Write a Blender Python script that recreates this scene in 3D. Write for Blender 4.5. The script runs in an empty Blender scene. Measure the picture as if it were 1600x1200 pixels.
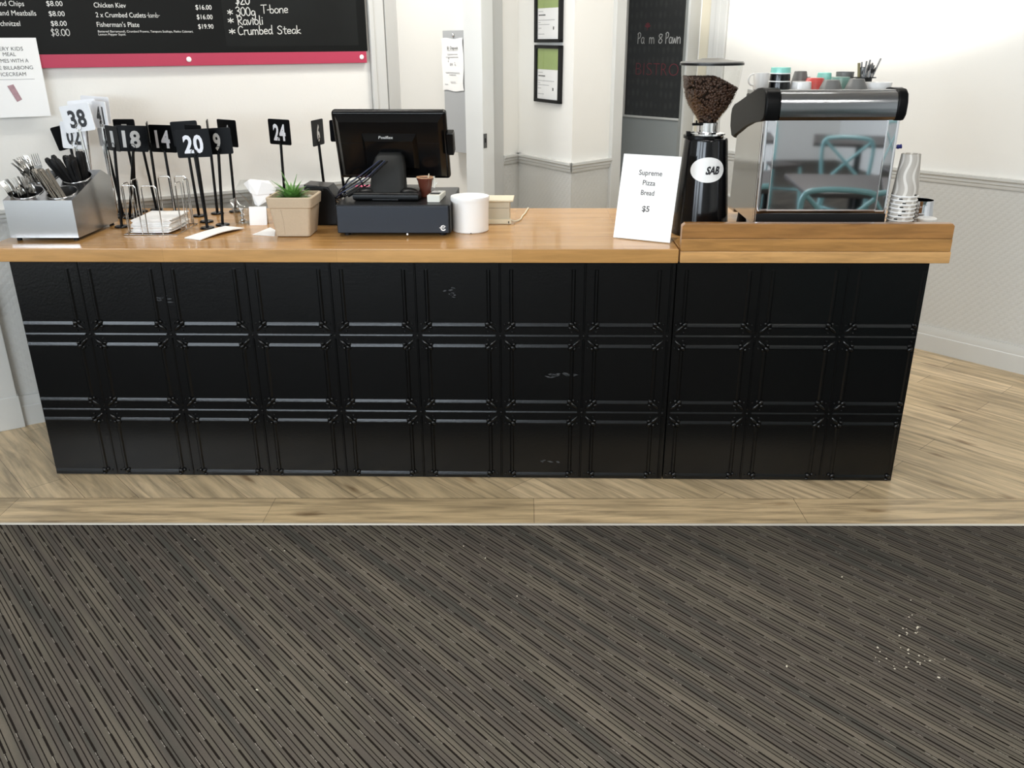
import bpy, bmesh, math, random
from mathutils import Vector, Matrix, Quaternion

random.seed(7)
scene = bpy.context.scene
col = scene.collection
PI = math.pi

# ------------------------------------------------------------------ camera
cam_data = bpy.data.cameras.new('camera')
cam = bpy.data.objects.new('camera', cam_data)
col.objects.link(cam)
cam_data.sensor_width = 36.0
cam_data.lens = 1340.18 / 1600 * 36.0
cam_data.clip_start = 0.02
_y, _p, _r = -0.0279, 0.3796, -0.0048
_fw = Vector((math.sin(_y) * math.cos(_p), math.cos(_y) * math.cos(_p), -math.sin(_p)))
_rt = Vector((math.cos(_y), -math.sin(_y), 0))
_up = _rt.cross(_fw)
_r2 = math.cos(_r) * _rt + math.sin(_r) * _up
_u2 = math.cos(_r) * _up - math.sin(_r) * _rt
cam.matrix_world = Matrix((( _r2.x, _u2.x, -_fw.x, 0.0), (_r2.y, _u2.y, -_fw.y, -2.9936),
                           (_r2.z, _u2.z, -_fw.z, 1.5905), (0, 0, 0, 1)))
scene.camera = cam

# ------------------------------------------------------------------ world, lights, exposure
world = bpy.data.worlds.new('world')
scene.world = world
world.use_nodes = True
_bg = world.node_tree.nodes['Background']
_bg.inputs[0].default_value = (0.75, 0.86, 1.0, 1)
_bg.inputs[1].default_value = 1.0


def area(name, loc, target, sx, sy, power, colour, spread=180):
    l = bpy.data.lights.new(name, 'AREA')
    l.shape = 'RECTANGLE'
    l.size, l.size_y = sx, sy
    l.energy = power
    l.color = colour
    l.spread = math.radians(spread)
    o = bpy.data.objects.new(name, l)
    col.objects.link(o)
    o.location = loc
    o.rotation_euler = (Vector(target) - Vector(loc)).to_track_quat('-Z', 'Y').to_euler()
    return o


DAY = (0.80, 0.90, 1.0)
LAMP = (1.0, 0.968, 0.905)
area('window_light', (-3.66, -3.9, 1.66), (0, -3.9, 1.6), 2.3, 1.42, 125, DAY)
area('window_light', (-3.66, -6.9, 1.70), (0, -6.9, 1.65), 2.3, 1.45, 150, DAY)
area('window_light', (-2.15, -9.56, 1.70), (-2.15, 0, 1.65), 2.3, 1.45, 150, DAY)
L1 = area('ceiling_lamp', (-1.12, 0.55, 2.70), (-1.12, 0.55, 0), 1.2, 0.16, 15.5, LAMP)
L1.rotation_euler = (0, 0, math.radians(32.3))
area('ceiling_lamp', (1.0, 0.85, 2.70), (1.3, 1.4, 1.6), 1.0, 0.25, 15, LAMP)
area('ceiling_lamp', (-2.6, -4.4, 2.70), (-2.6, -4.4, 0), 1.2, 0.18, 26, LAMP)
area('ceiling_lamp', (0.4, -2.6, 2.70), (0.4, -2.6, 0), 1.2, 0.18, 56, LAMP)
area('ceiling_lamp', (2.2, -4.6, 2.70), (2.2, -4.6, 0), 1.2, 0.18, 64, LAMP)
area('ceiling_lamp', (-0.05, 1.0, 2.70), (-0.05, 1.0, 0), 0.6, 0.18, 20, LAMP)  # unseen lamp added to brighten the walls past the opening
area('ceiling_lamp', (-1.3, 2.3, 2.65), (-1.2, 2.3, 0), 0.6, 0.18, 28, LAMP)
sl = bpy.data.lights.new('added_wall_spot', 'SPOT')  # unseen spot, added for the bright patch high on the right wall
sl.energy = 900
sl.color = LAMP
sl.spot_size = math.radians(40)
sl.spot_blend = 0.16
sl.shadow_soft_size = 0.05
so = bpy.data.objects.new('added_wall_spot', sl)
col.objects.link(so)
so.location = (-1.0, -3.2, 2.62)
so.rotation_euler = (Vector((1.75, 1.95, 3.45)) - so.location).to_track_quat('-Z', 'Y').to_euler()

vs = scene.view_settings
vs.view_transform = 'Standard'
vs.look = 'None'
vs.gamma = 1.0
vs.use_curve_mapping = False
vs.exposure = 0.0
scene.cycles.use_denoising = True
scene.cycles.max_bounces = 8
scene.cycles.transparent_max_bounces = 12
scene.cycles.sample_clamp_indirect = 6.0
scene.cycles.caustics_reflective = False
scene.cycles.caustics_refractive = False

# ------------------------------------------------------------------ materials


def newmat(name):
    m = bpy.data.materials.new(name)
    m.use_nodes = True
    nt = m.node_tree
    return m, nt, nt.nodes['Principled BSDF']


def N(nt, kind, **kw):
    n = nt.nodes.new(kind)
    for k, v in kw.items():
        if k.startswith('i_'):
            n.inputs[k[2:].replace('_', ' ')].default_value = v
        else:
            setattr(n, k, v)
    return n


def math_node(nt, op, a, b=None):
    n = nt.nodes.new('ShaderNodeMath')
    n.operation = op
    for i, v in enumerate((a, b)):
        if v is None:
            continue
        if isinstance(v, (int, float)):
            n.inputs[i].default_value = v
        else:
            nt.links.new(v, n.inputs[i])
    return n.outputs[0]


def coords(nt, rot=(0, 0, 0), scale=(1, 1, 1)):
    tc = nt.nodes.new('ShaderNodeTexCoord')
    mp = nt.nodes.new('ShaderNodeMapping')
    mp.inputs['Rotation'].default_value = rot
    mp.inputs['Scale'].default_value = scale
    nt.links.new(tc.outputs['Object'], mp.inputs['Vector'])
    return mp.outputs['Vector']


def mix(nt, kind, fac, a, b):
    n = nt.nodes.new('ShaderNodeMix')
    n.data_type = 'RGBA'
    n.blend_type = kind
    for sock, v in ((n.inputs['Factor'], fac), (n.inputs['A'], a), (n.inputs['B'], b)):
        pass
    for idx, v in ((0, fac), (6, a), (7, b)):
        if isinstance(v, (int, float)):
            n.inputs[idx].default_value = v
        elif isinstance(v, tuple):
            n.inputs[idx].default_value = v + (1,) if len(v) == 3 else v
        else:
            nt.links.new(v, n.inputs[idx])
    return n.outputs[2]


def mat(name, c, rough=0.5, metal=0.0, spec=0.5, var=0.0, vscale=20, bump=0.0, bscale=60, coat=0.0, trans=0.0):
    m, nt, b = newmat(name)
    b.inputs['Base Color'].default_value = (*c, 1)
    b.inputs['Roughness'].default_value = rough
    b.inputs['Metallic'].default_value = metal
    b.inputs['Specular IOR Level'].default_value = spec
    b.inputs['Coat Weight'].default_value = coat
    b.inputs['Coat Roughness'].default_value = 0.08
    v = coords(nt)
    if var:
        nz = N(nt, 'ShaderNodeTexNoise', i_Scale=vscale, i_Detail=4.0)
        nt.links.new(v, nz.inputs['Vector'])
        lo = tuple(x * (1 - var) for x in c)
        hi = tuple(min(1, x * (1 + var)) for x in c)
        nt.links.new(mix(nt, 'MIX', nz.outputs['Fac'], lo, hi), b.inputs['Base Color'])
    if bump:
        nz = N(nt, 'ShaderNodeTexNoise', i_Scale=bscale, i_Detail=3.0)
        nt.links.new(v, nz.inputs['Vector'])
        bp = N(nt, 'ShaderNodeBump', i_Strength=bump, i_Distance=0.01)
        nt.links.new(nz.outputs['Fac'], bp.inputs['Height'])
        nt.links.new(bp.outputs['Normal'], b.inputs['Normal'])
    return m


def planks_mat(name, rot, length, width, ca, cb, grain=0.25, mortar=0.0012, rough=0.35, coat=0.0, knots=True,
               mcol=(0.05, 0.035, 0.02), gscale=30, bias=0.0):
    m, nt, b = newmat(name)
    v = coords(nt, rot)
    br = N(nt, 'ShaderNodeTexBrick', offset=0.37, offset_frequency=2)
    br.inputs['Scale'].default_value = 1.0
    br.inputs['Brick Width'].default_value = length
    br.inputs['Row Height'].default_value = width
    br.inputs['Mortar Size'].default_value = mortar
    br.inputs['Mortar Smooth'].default_value = 0.2
    br.inputs['Bias'].default_value = bias
    br.inputs['Color1'].default_value = (*ca, 1)
    br.inputs['Color2'].default_value = (*cb, 1)
    br.inputs['Mortar'].default_value = (*mcol, 1)
    nt.links.new(v, br.inputs['Vector'])
    st = nt.nodes.new('ShaderNodeMapping')
    st.inputs['Scale'].default_value = (0.09, 1, 1)
    nt.links.new(v, st.inputs['Vector'])
    # every row gets its own stretch of grain
    nz = N(nt, 'ShaderNodeTexNoise', i_Scale=gscale, i_Detail=6.0, i_Roughness=0.6, i_Distortion=0.4)
    nt.links.new(st.outputs['Vector'], nz.inputs['Vector'])
    rp = nt.nodes.new('ShaderNodeValToRGB')
    rp.color_ramp.elements[0].position = 0.30
    rp.color_ramp.elements[0].color = (1 - grain * 1.6,) * 3 + (1,)
    rp.color_ramp.elements[1].position = 0.62
    rp.color_ramp.elements[1].color = (1, 1, 1, 1)
    nt.links.new(nz.outputs['Fac'], rp.inputs['Fac'])
    c = mix(nt, 'MULTIPLY', 1.0, br.outputs['Color'], rp.outputs['Color'])
    if knots:
        st2 = nt.nodes.new('ShaderNodeMapping')
        st2.inputs['Scale'].default_value = (1.6, 6.5, 1)
        nt.links.new(v, st2.inputs['Vector'])
        vo = N(nt, 'ShaderNodeTexVoronoi', i_Scale=1.6)
        nt.links.new(st2.outputs['Vector'], vo.inputs['Vector'])
        nz2 = N(nt, 'ShaderNodeTexNoise', i_Scale=9.0, i_Detail=3.0)
        nt.links.new(st2.outputs['Vector'], nz2.inputs['Vector'])
        dd = math_node(nt, 'ADD', vo.outputs['Distance'], math_node(nt, 'MULTIPLY', math_node(nt, 'SUBTRACT', nz2.outputs['Fac'], 0.5), 0.25))
        kr = nt.nodes.new('ShaderNodeValToRGB')
        kr.color_ramp.elements[0].position = 0.05
        kr.color_ramp.elements[0].color = (0.34, 0.26, 0.19, 1)
        kr.color_ramp.elements[1].position = 0.20
        kr.color_ramp.elements[1].color = (1, 1, 1, 1)
        nt.links.new(dd, kr.inputs['Fac'])
        c = mix(nt, 'MULTIPLY', 0.8, c, kr.outputs['Color'])
    nt.links.new(c, b.inputs['Base Color'])
    b.inputs['Roughness'].default_value = rough
    b.inputs['Coat Weight'].default_value = coat
    b.inputs['Coat Roughness'].default_value = 0.06
    return m


def carpet_mat():
    m, nt, b = newmat('striped_carpet')
    # u runs across the stripes, v along them
    v = coords(nt, (0, 0, math.radians(47)))
    sp = nt.nodes.new('ShaderNodeSeparateXYZ')
    nt.links.new(v, sp.inputs[0])
    along, across = sp.outputs[0], sp.outputs[1]
    P = 0.0142
    q = math_node(nt, 'DIVIDE', across, P)
    cell = math_node(nt, 'FLOOR', q)
    fr = math_node(nt, 'FRACT', q)

    def rnd(off):
        w = nt.nodes.new('ShaderNodeTexWhiteNoise')
        w.noise_dimensions = '1D'
        nt.links.new(math_node(nt, 'ADD', cell, off), w.inputs['W'])
        return w.outputs['Value']
    r1, r2, r3 = rnd(0.13), rnd(31.7), rnd(77.3)
    centre = math_node(nt, 'ADD', math_node(nt, 'MULTIPLY', r2, 0.5), 0.25)
    dist = math_node(nt, 'ABSOLUTE', math_node(nt, 'SUBTRACT', fr, centre))
    # woven wobble on the line edges
    wob = N(nt, 'ShaderNodeTexNoise', i_Scale=420.0, i_Detail=1.0)
    nt.links.new(v, wob.inputs['Vector'])
    dist = math_node(nt, 'ADD', dist, math_node(nt, 'MULTIPLY', math_node(nt, 'SUBTRACT', wob.outputs['Fac'], 0.5), 0.07))
    pm = math_node(nt, 'MODULO', math_node(nt, 'ADD', cell, 3000), 3)
    heavy = math_node(nt, 'LESS_THAN', pm, 0.5)
    ph = math_node(nt, 'FRACT', math_node(nt, 'ADD', math_node(nt, 'MULTIPLY', along, 8.6), math_node(nt, 'MULTIPLY', r3, 9.0)))
    dash = math_node(nt, 'LESS_THAN', ph, 0.73)
    hd = math_node(nt, 'MULTIPLY', heavy, dash)
    hl = math_node(nt, 'MULTIPLY', heavy, math_node(nt, 'SUBTRACT', 1.0, dash))
    half = math_node(nt, 'ADD', 0.094, math_node(nt, 'MULTIPLY', hd, 0.10))
    dark = math_node(nt, 'LESS_THAN', dist, half)
    # pale fleck beside the thin stretch of a heavy line
    d2 = math_node(nt, 'ABSOLUTE', math_node(nt, 'SUBTRACT', fr, math_node(nt, 'SUBTRACT', centre, 0.13)))
    fl = N(nt, 'ShaderNodeTexNoise', i_Scale=260.0, i_Detail=0.0)
    nt.links.new(v, fl.inputs['Vector'])
    pale = math_node(nt, 'MULTIPLY', math_node(nt, 'MULTIPLY', math_node(nt, 'LESS_THAN', d2, 0.045), hl),
                     math_node(nt, 'GREATER_THAN', fl.outputs['Fac'], 0.48))
    # broad tinted bands woven along the stripes
    st = nt.nodes.new('ShaderNodeMapping')
    st.inputs['Scale'].default_value = (1.4, 16.0, 1)
    nt.links.new(v, st.inputs['Vector'])
    bn = N(nt, 'ShaderNodeTexNoise', i_Scale=1.0, i_Detail=2.0)
    nt.links.new(st.outputs['Vector'], bn.inputs['Vector'])
    rp = nt.nodes.new('ShaderNodeValToRGB')
    e = rp.color_ramp.elements
    e[0].position, e[0].color = 0.33, (0.062, 0.059, 0.050, 1)
    e[1].position, e[1].color = 0.68, (0.132, 0.113, 0.089, 1)
    x = rp.color_ramp.elements.new(0.47)
    x.color = (0.088, 0.075, 0.063, 1)
    x = rp.color_ramp.elements.new(0.56)
    x.color = (0.101, 0.090, 0.071, 1)
    nt.links.new(bn.outputs['Fac'], rp.inputs['Fac'])
    pile = N(nt, 'ShaderNodeTexNoise', i_Scale=700.0, i_Detail=2.0)
    nt.links.new(v, pile.inputs['Vector'])
    pv = N(nt, 'ShaderNodeMapRange')
    pv.inputs['To Min'].default_value = 0.72
    pv.inputs['To Max'].default_value = 1.25
    nt.links.new(pile.outputs['Fac'], pv.inputs['Value'])
    base = mix(nt, 'MULTIPLY', 1.0, rp.outputs['Color'], pv.outputs['Result'])
    c = mix(nt, 'MIX', dark, base, (0.010, 0.007, 0.005))
    c = mix(nt, 'MIX', pale, c, (0.30, 0.275, 0.235))
    nt.links.new(c, b.inputs['Base Color'])
    b.inputs['Roughness'].default_value = 0.95
    b.inputs['Specular IOR Level'].default_value = 0.15
    bp = N(nt, 'ShaderNodeBump', i_Strength=0.5, i_Distance=0.004)
    nt.links.new(pile.outputs['Fac'], bp.inputs['Height'])
    nt.links.new(bp.outputs['Normal'], b.inputs['Normal'])
    return m


def embossed_mat(name, c, strength=0.6, k=140.0, rough=0.45):
    m, nt, b = newmat(name)
    tc = nt.nodes.new('ShaderNodeTexCoord')
    sp = nt.nodes.new('ShaderNodeSeparateXYZ')
    nt.links.new(tc.outputs['Object'], sp.inputs[0])
    a = math_node(nt, 'MULTIPLY', math_node(nt, 'ADD', sp.outputs[0], sp.outputs[2]), k)
    d = math_node(nt, 'MULTIPLY', math_node(nt, 'SUBTRACT', sp.outputs[0], sp.outputs[2]), k)
    s = math_node(nt, 'ADD', math_node(nt, 'ABSOLUTE', math_node(nt, 'SINE', a)), math_node(nt, 'ABSOLUTE', math_node(nt, 'SINE', d)))
    s2 = math_node(nt, 'MULTIPLY', math_node(nt, 'SINE', math_node(nt, 'MULTIPLY', a, 3)), math_node(nt, 'SINE', math_node(nt, 'MULTIPLY', d, 3)))
    nz = N(nt, 'ShaderNodeTexNoise', i_Scale=70.0, i_Detail=3.0)
    nt.links.new(tc.outputs['Object'], nz.inputs['Vector'])
    h = math_node(nt, 'ADD', math_node(nt, 'ADD', s, math_node(nt, 'MULTIPLY', s2, 0.35)), math_node(nt, 'MULTIPLY', nz.outputs['Fac'], 0.9))
    bp = N(nt, 'ShaderNodeBump', i_Strength=strength, i_Distance=0.004)
    nt.links.new(h, bp.inputs['Height'])
    nt.links.new(bp.outputs['Normal'], b.inputs['Normal'])
    b.inputs['Base Color'].default_value = (*c, 1)
    b.inputs['Roughness'].default_value = rough
    return m


def clear_mat(name, tint=(1, 1, 1), gloss=1.0, rough=0.03):
    m = bpy.data.materials.new(name)
    m.use_nodes = True
    nt = m.node_tree
    nt.nodes.clear()
    out = nt.nodes.new('ShaderNodeOutputMaterial')
    tr = nt.nodes.new('ShaderNodeBsdfTransparent')
    tr.inputs[0].default_value = (*tint, 1)
    gl = nt.nodes.new('ShaderNodeBsdfGlossy')
    gl.inputs['Roughness'].default_value = rough
    fr = nt.nodes.new('ShaderNodeFresnel')
    fr.inputs['IOR'].default_value = 1.5
    mx = nt.nodes.new('ShaderNodeMixShader')
    ge = nt.nodes.new('ShaderNodeNewGeometry')
    front = math_node(nt, 'MULTIPLY', fr.outputs[0], math_node(nt, 'SUBTRACT', 1.0, ge.outputs['Backfacing']))
    both = math_node(nt, 'ADD', front, math_node(nt, 'MULTIPLY', ge.outputs['Backfacing'], 0.04))
    nt.links.new(math_node(nt, 'MULTIPLY', both, gloss), mx.inputs[0])
    nt.links.new(tr.outputs[0], mx.inputs[1])
    nt.links.new(gl.outputs[0], mx.inputs[2])
    nt.links.new(mx.outputs[0], out.inputs['Surface'])
    return m


M = {}
M['wall'] = mat('white_wall_paint', (0.80, 0.79, 0.755), 0.5, var=0.015, vscale=3, bump=0.04, bscale=90)
M['ceiling'] = mat('ceiling_paint', (0.80, 0.79, 0.77), 0.8)
M['trim'] = mat('grey_gloss_paint', (0.50, 0.505, 0.495), 0.28, var=0.03, vscale=6)
M['rail'] = mat('pale_grey_gloss_paint', (0.58, 0.585, 0.57), 0.25, var=0.03, vscale=6)
M['jamb'] = mat('off_white_gloss_paint', (0.72, 0.735, 0.73), 0.25, var=0.03, vscale=6)
M['dado'] = embossed_mat('embossed_wallpaper', (0.57, 0.57, 0.55), 0.17, 88.0)
M['door'] = mat('slate_grey_door_paint', (0.25, 0.27, 0.27), 0.4, var=0.04, vscale=5)
M['floor'] = planks_mat('oak_vinyl_planks', (0, 0, math.radians(46)), 0.92, 0.15, (0.76, 0.585, 0.365), (0.58, 0.44, 0.26), grain=0.36, mortar=0.0008, rough=0.32)
M['floor_border'] = planks_mat('oak_vinyl_border_planks', (0, 0, 0.0), 0.97, 0.5, (0.67, 0.505, 0.30), (0.57, 0.425, 0.24), grain=0.38, mortar=0.0008, rough=0.32)
M['carpet'] = carpet_mat()
M['bamboo'] = planks_mat('bamboo_laminate', (0, 0, 0), 0.62, 0.024, (0.56, 0.31, 0.112), (0.47, 0.245, 0.077), grain=0.16, mortar=0.0004, rough=0.26, coat=0.22, knots=False, mcol=(0.33, 0.17, 0.06), gscale=45)
for _n, _ca, _cb in (('low', (0.62, 0.35, 0.135), (0.56, 0.30, 0.105)), ('mid', (0.45, 0.228, 0.07), (0.405, 0.20, 0.058)), ('dark', (0.37, 0.178, 0.055), (0.335, 0.157, 0.046))):
    M['bamboo_' + _n] = planks_mat('bamboo_strip_' + _n, (math.radians(-90), 0, 0), 0.34, 0.3, _ca, _cb, grain=0.22, mortar=0.0, rough=0.3, coat=0.25, knots=True, mcol=_cb, gscale=60)
M['black_tin'] = mat('black_painted_pressed_tin', (0.0012, 0.0015, 0.0018), 0.25, spec=0.38, bump=0.05, bscale=120)
M['black_plinth'] = mat('black_painted_board', (0.006, 0.006, 0.006), 0.6)
M['smear'] = mat('grey_wipe_mark', (0.035, 0.037, 0.04), 0.6, var=0.5, vscale=60)
M['black_plastic'] = mat('black_plastic', (0.0025, 0.0026, 0.003), 0.24, spec=0.18)
M['black_satin'] = mat('black_satin_plastic', (0.006, 0.0062, 0.0066), 0.33, spec=0.25, bump=0.03, bscale=400)
M['gloss_black'] = mat('glossy_black_plastic', (0.0025, 0.0026, 0.003), 0.2, spec=0.30)
M['black_matte'] = mat('black_matte_plastic', (0.006, 0.006, 0.0065), 0.55, spec=0.25)
M['dark_grey'] = mat('charcoal_plastic', (0.015, 0.016, 0.016), 0.5, spec=0.25, bump=0.05, bscale=500)
M['drawer'] = mat('dark_blue_grey_metal', (0.024, 0.030, 0.041), 0.42, spec=0.25, metal=0.0, bump=0.02, bscale=600)
M['card_black'] = mat('black_engraved_plastic', (0.0025, 0.003, 0.004), 0.4, spec=0.10)
M['card_white'] = mat('white_plastic_card', (0.86, 0.87, 0.90), 0.35)
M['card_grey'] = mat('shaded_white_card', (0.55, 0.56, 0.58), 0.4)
M['num_white'] = mat('white_numeral', (0.80, 0.82, 0.88), 0.5)
M['num_grey'] = mat('silver_numeral', (0.55, 0.55, 0.54), 0.5)
M['num_black'] = mat('black_numeral', (0.008, 0.008, 0.012), 0.5)
M['chrome'] = mat('chrome', (0.80, 0.80, 0.81), 0.06, metal=1.0)
M['chrome_wire'] = mat('chrome_wire', (0.58, 0.57, 0.55), 0.16, metal=1.0)
M['mirror_steel'] = mat('polished_steel', (0.70, 0.71, 0.75), 0.035, metal=1.0)
M['side_steel'] = mat('satin_steel_side', (0.42, 0.42, 0.41), 0.12, metal=1.0)
M['cutlery_dull'] = mat('dull_knife_steel', (0.30, 0.285, 0.26), 0.24, metal=1.0)  # darker and rougher than the other cutlery
M['steel'] = mat('brushed_steel', (0.47, 0.475, 0.48), 0.24, metal=1.0, bump=0.02, bscale=300)
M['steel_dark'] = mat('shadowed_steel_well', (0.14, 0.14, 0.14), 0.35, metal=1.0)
M['steel_band'] = mat('dark_polished_steel', (0.33, 0.34, 0.36), 0.12, metal=1.0)
M['cutlery'] = mat('cutlery_steel', (0.42, 0.41, 0.39), 0.14, metal=1.0)
M['paper'] = mat('white_paper', (0.93, 0.93, 0.925), 0.6)
M['napkin'] = mat('napkin_paper', (0.90, 0.895, 0.88), 0.85, bump=0.15, bscale=200)
M['ink'] = mat('black_ink', (0.03, 0.03, 0.032), 0.7)
M['ink_grey'] = mat('grey_ink', (0.09, 0.09, 0.092), 0.7)
M['ink_pale'] = mat('pale_grey_ink', (0.45, 0.45, 0.46), 0.7)
M['chalkboard'] = mat('menu_board_black', (0.0045, 0.005, 0.005), 0.4, spec=0.2, var=0.2, vscale=4)
M['chalk_area'] = mat('wiped_chalkboard', (0.0085, 0.0095, 0.0095), 0.45, spec=0.2, var=0.45, vscale=5)
M['chalk'] = mat('white_chalk', (0.62, 0.62, 0.60), 0.9, var=0.2, vscale=300)
M['menu_white'] = mat('menu_lettering_white', (0.80, 0.80, 0.78), 0.6)
M['pink'] = mat('raspberry_red_board', (0.45, 0.042, 0.092), 0.45)
M['box_grey'] = mat('grey_powder_coat', (0.42, 0.43, 0.44), 0.4)
M['green'] = mat('olive_green_print', (0.32, 0.42, 0.14), 0.4)
M['mauve'] = mat('mauve_print', (0.42, 0.26, 0.29), 0.6, var=0.35, vscale=60)
M['glass'] = clear_mat('clear_glass', (0.97, 0.97, 0.96), 1.0, 0.02)
M['acrylic'] = clear_mat('clear_acrylic', (0.93, 0.94, 0.94), 1.2, 0.05)
M['frame_glass'] = clear_mat('picture_glass', (0.99, 0.99, 0.99), 1.6, 0.02)
M['dark_door_panel'] = None
M['kraft'] = mat('beige_paper_pulp', (0.50, 0.40, 0.285), 0.85, var=0.06, vscale=120, bump=0.12, bscale=250)
M['kraft_dark'] = mat('folded_pulp_crease', (0.30, 0.235, 0.16), 0.9)
M['leaf'] = mat('succulent_green', (0.13, 0.29, 0.065), 0.45, var=0.45, vscale=40)
M['pebble'] = mat('pale_pebble', (0.42, 0.38, 0.31), 0.7, var=0.2, vscale=60)
M['soil'] = mat('dark_soil', (0.05, 0.035, 0.02), 0.9)
M['pink_note'] = mat('hot_pink_paper', (0.80, 0.12, 0.25), 0.6)
M['teal_lid'] = mat('teal_plastic', (0.02, 0.16, 0.24), 0.4)
M['mug_brown'] = mat('glazed_brown_ceramic', (0.11, 0.032, 0.020), 0.18, var=0.2, vscale=30)
M['mug_inside'] = mat('peach_ceramic', (0.72, 0.42, 0.24), 0.5)
M['offwhite'] = mat('off_white_plastic', (0.74, 0.73, 0.66), 0.4)
M['beige'] = mat('beige_plastic', (0.55, 0.51, 0.40), 0.45)
M['beige_light'] = mat('cream_plastic', (0.72, 0.66, 0.50), 0.45)
M['white_plastic'] = mat('white_plastic', (0.86, 0.86, 0.85), 0.4)
M['white_china'] = mat('white_china', (0.86, 0.855, 0.84), 0.15)
M['black_china'] = mat('black_glaze', (0.0035, 0.0035, 0.004), 0.12, spec=0.35)
M['mint'] = mat('mint_glaze', (0.27, 0.66, 0.58), 0.25)
M['mint_dull'] = mat('sea_green_glaze', (0.17, 0.30, 0.26), 0.3)
M['red_glaze'] = mat('coral_red_glaze', (0.60, 0.085, 0.075), 0.3)
M['grey_glaze'] = mat('grey_glaze', (0.155, 0.155, 0.15), 0.4)
M['olive'] = mat('olive_wood', (0.20, 0.17, 0.08), 0.5)
M['blue'] = mat('blue_plastic', (0.01, 0.02, 0.20), 0.4)
M['bean'] = mat('roasted_coffee_bean', (0.050, 0.023, 0.013), 0.40, spec=0.45, var=0.6, vscale=90)
M['bean_gap'] = mat('bean_gap_shade', (0.008, 0.004, 0.0025), 0.8, spec=0.1)
M['hood_black'] = mat('matt_black_hood_plastic', (0.004, 0.0041, 0.0044), 0.42, spec=0.12)
M['lid_grey'] = mat('smoky_grey_plastic', (0.20, 0.195, 0.185), 0.35)
M['cream_gap'] = mat('cream_paint', (0.62, 0.58, 0.47), 0.5)
M['red_ink'] = mat('dull_red_vinyl', (0.13, 0.022, 0.030), 0.6)
M['silver_ink'] = mat('silver_vinyl', (0.42, 0.42, 0.41), 0.5)
M['teal_metal'] = mat('teal_painted_metal', (0.20, 0.42, 0.44), 0.4)
M['dark_wood'] = mat('dark_table_top', (0.035, 0.026, 0.022), 0.4)
M['edge_metal'] = mat('pale_metal_edge', (0.72, 0.68, 0.60), 0.4, metal=0.3)
M['crumb'] = mat('pale_crumb', (0.55, 0.50, 0.40), 0.8)


def door_panel_mat():
    m, nt, b = newmat('black_patterned_door_glass')
    v = coords(nt, (0, 0, 0), (26, 26, 15))
    vo = N(nt, 'ShaderNodeTexVoronoi', i_Scale=1.0, i_Randomness=0.25)
    nt.links.new(v, vo.inputs['Vector'])
    rp = nt.nodes.new('ShaderNodeValToRGB')
    rp.color_ramp.elements[0].position = 0.05
    rp.color_ramp.elements[0].color = (0.034, 0.034, 0.032, 1)
    rp.color_ramp.elements[1].position = 0.45
    rp.color_ramp.elements[1].color = (0.012, 0.013, 0.0125, 1)
    nt.links.new(vo.outputs['Distance'], rp.inputs['Fac'])
    nt.links.new(rp.outputs['Color'], b.inputs['Base Color'])
    b.inputs['Roughness'].default_value = 0.4
    return m


M['dark_door_panel'] = door_panel_mat()


def wavy_cup_mat():
    m, nt, b = newmat('wavy_striped_paper')
    tc = nt.nodes.new('ShaderNodeTexCoord')
    sp = nt.nodes.new('ShaderNodeSeparateXYZ')
    nt.links.new(tc.outputs['Object'], sp.inputs[0])
    ang = math_node(nt, 'ARCTAN2', sp.outputs[0], sp.outputs[1])
    w = math_node(nt, 'MULTIPLY', math_node(nt, 'SINE', math_node(nt, 'MULTIPLY', sp.outputs[2], 62.0)), 0.16)
    s = math_node(nt, 'FRACT', math_node(nt, 'MULTIPLY', math_node(nt, 'ADD', ang, w), 5 / (2 * PI) * 1.6))
    k = math_node(nt, 'LESS_THAN', s, 0.30)
    s3 = math_node(nt, 'FRACT', math_node(nt, 'MULTIPLY', math_node(nt, 'ADD', ang, w), 60 / (2 * PI)))
    k3 = math_node(nt, 'LESS_THAN', s3, 0.5)
    c0 = mix(nt, 'MIX', k3, (0.42, 0.39, 0.35), (0.50, 0.465, 0.42))
    c = mix(nt, 'MIX', k, c0, (0.70, 0.67, 0.62))
    nt.links.new(c, b.inputs['Base Color'])
    b.inputs['Roughness'].default_value = 0.55
    return m


M['wavy'] = wavy_cup_mat()

# ------------------------------------------------------------------ mesh helpers


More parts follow.
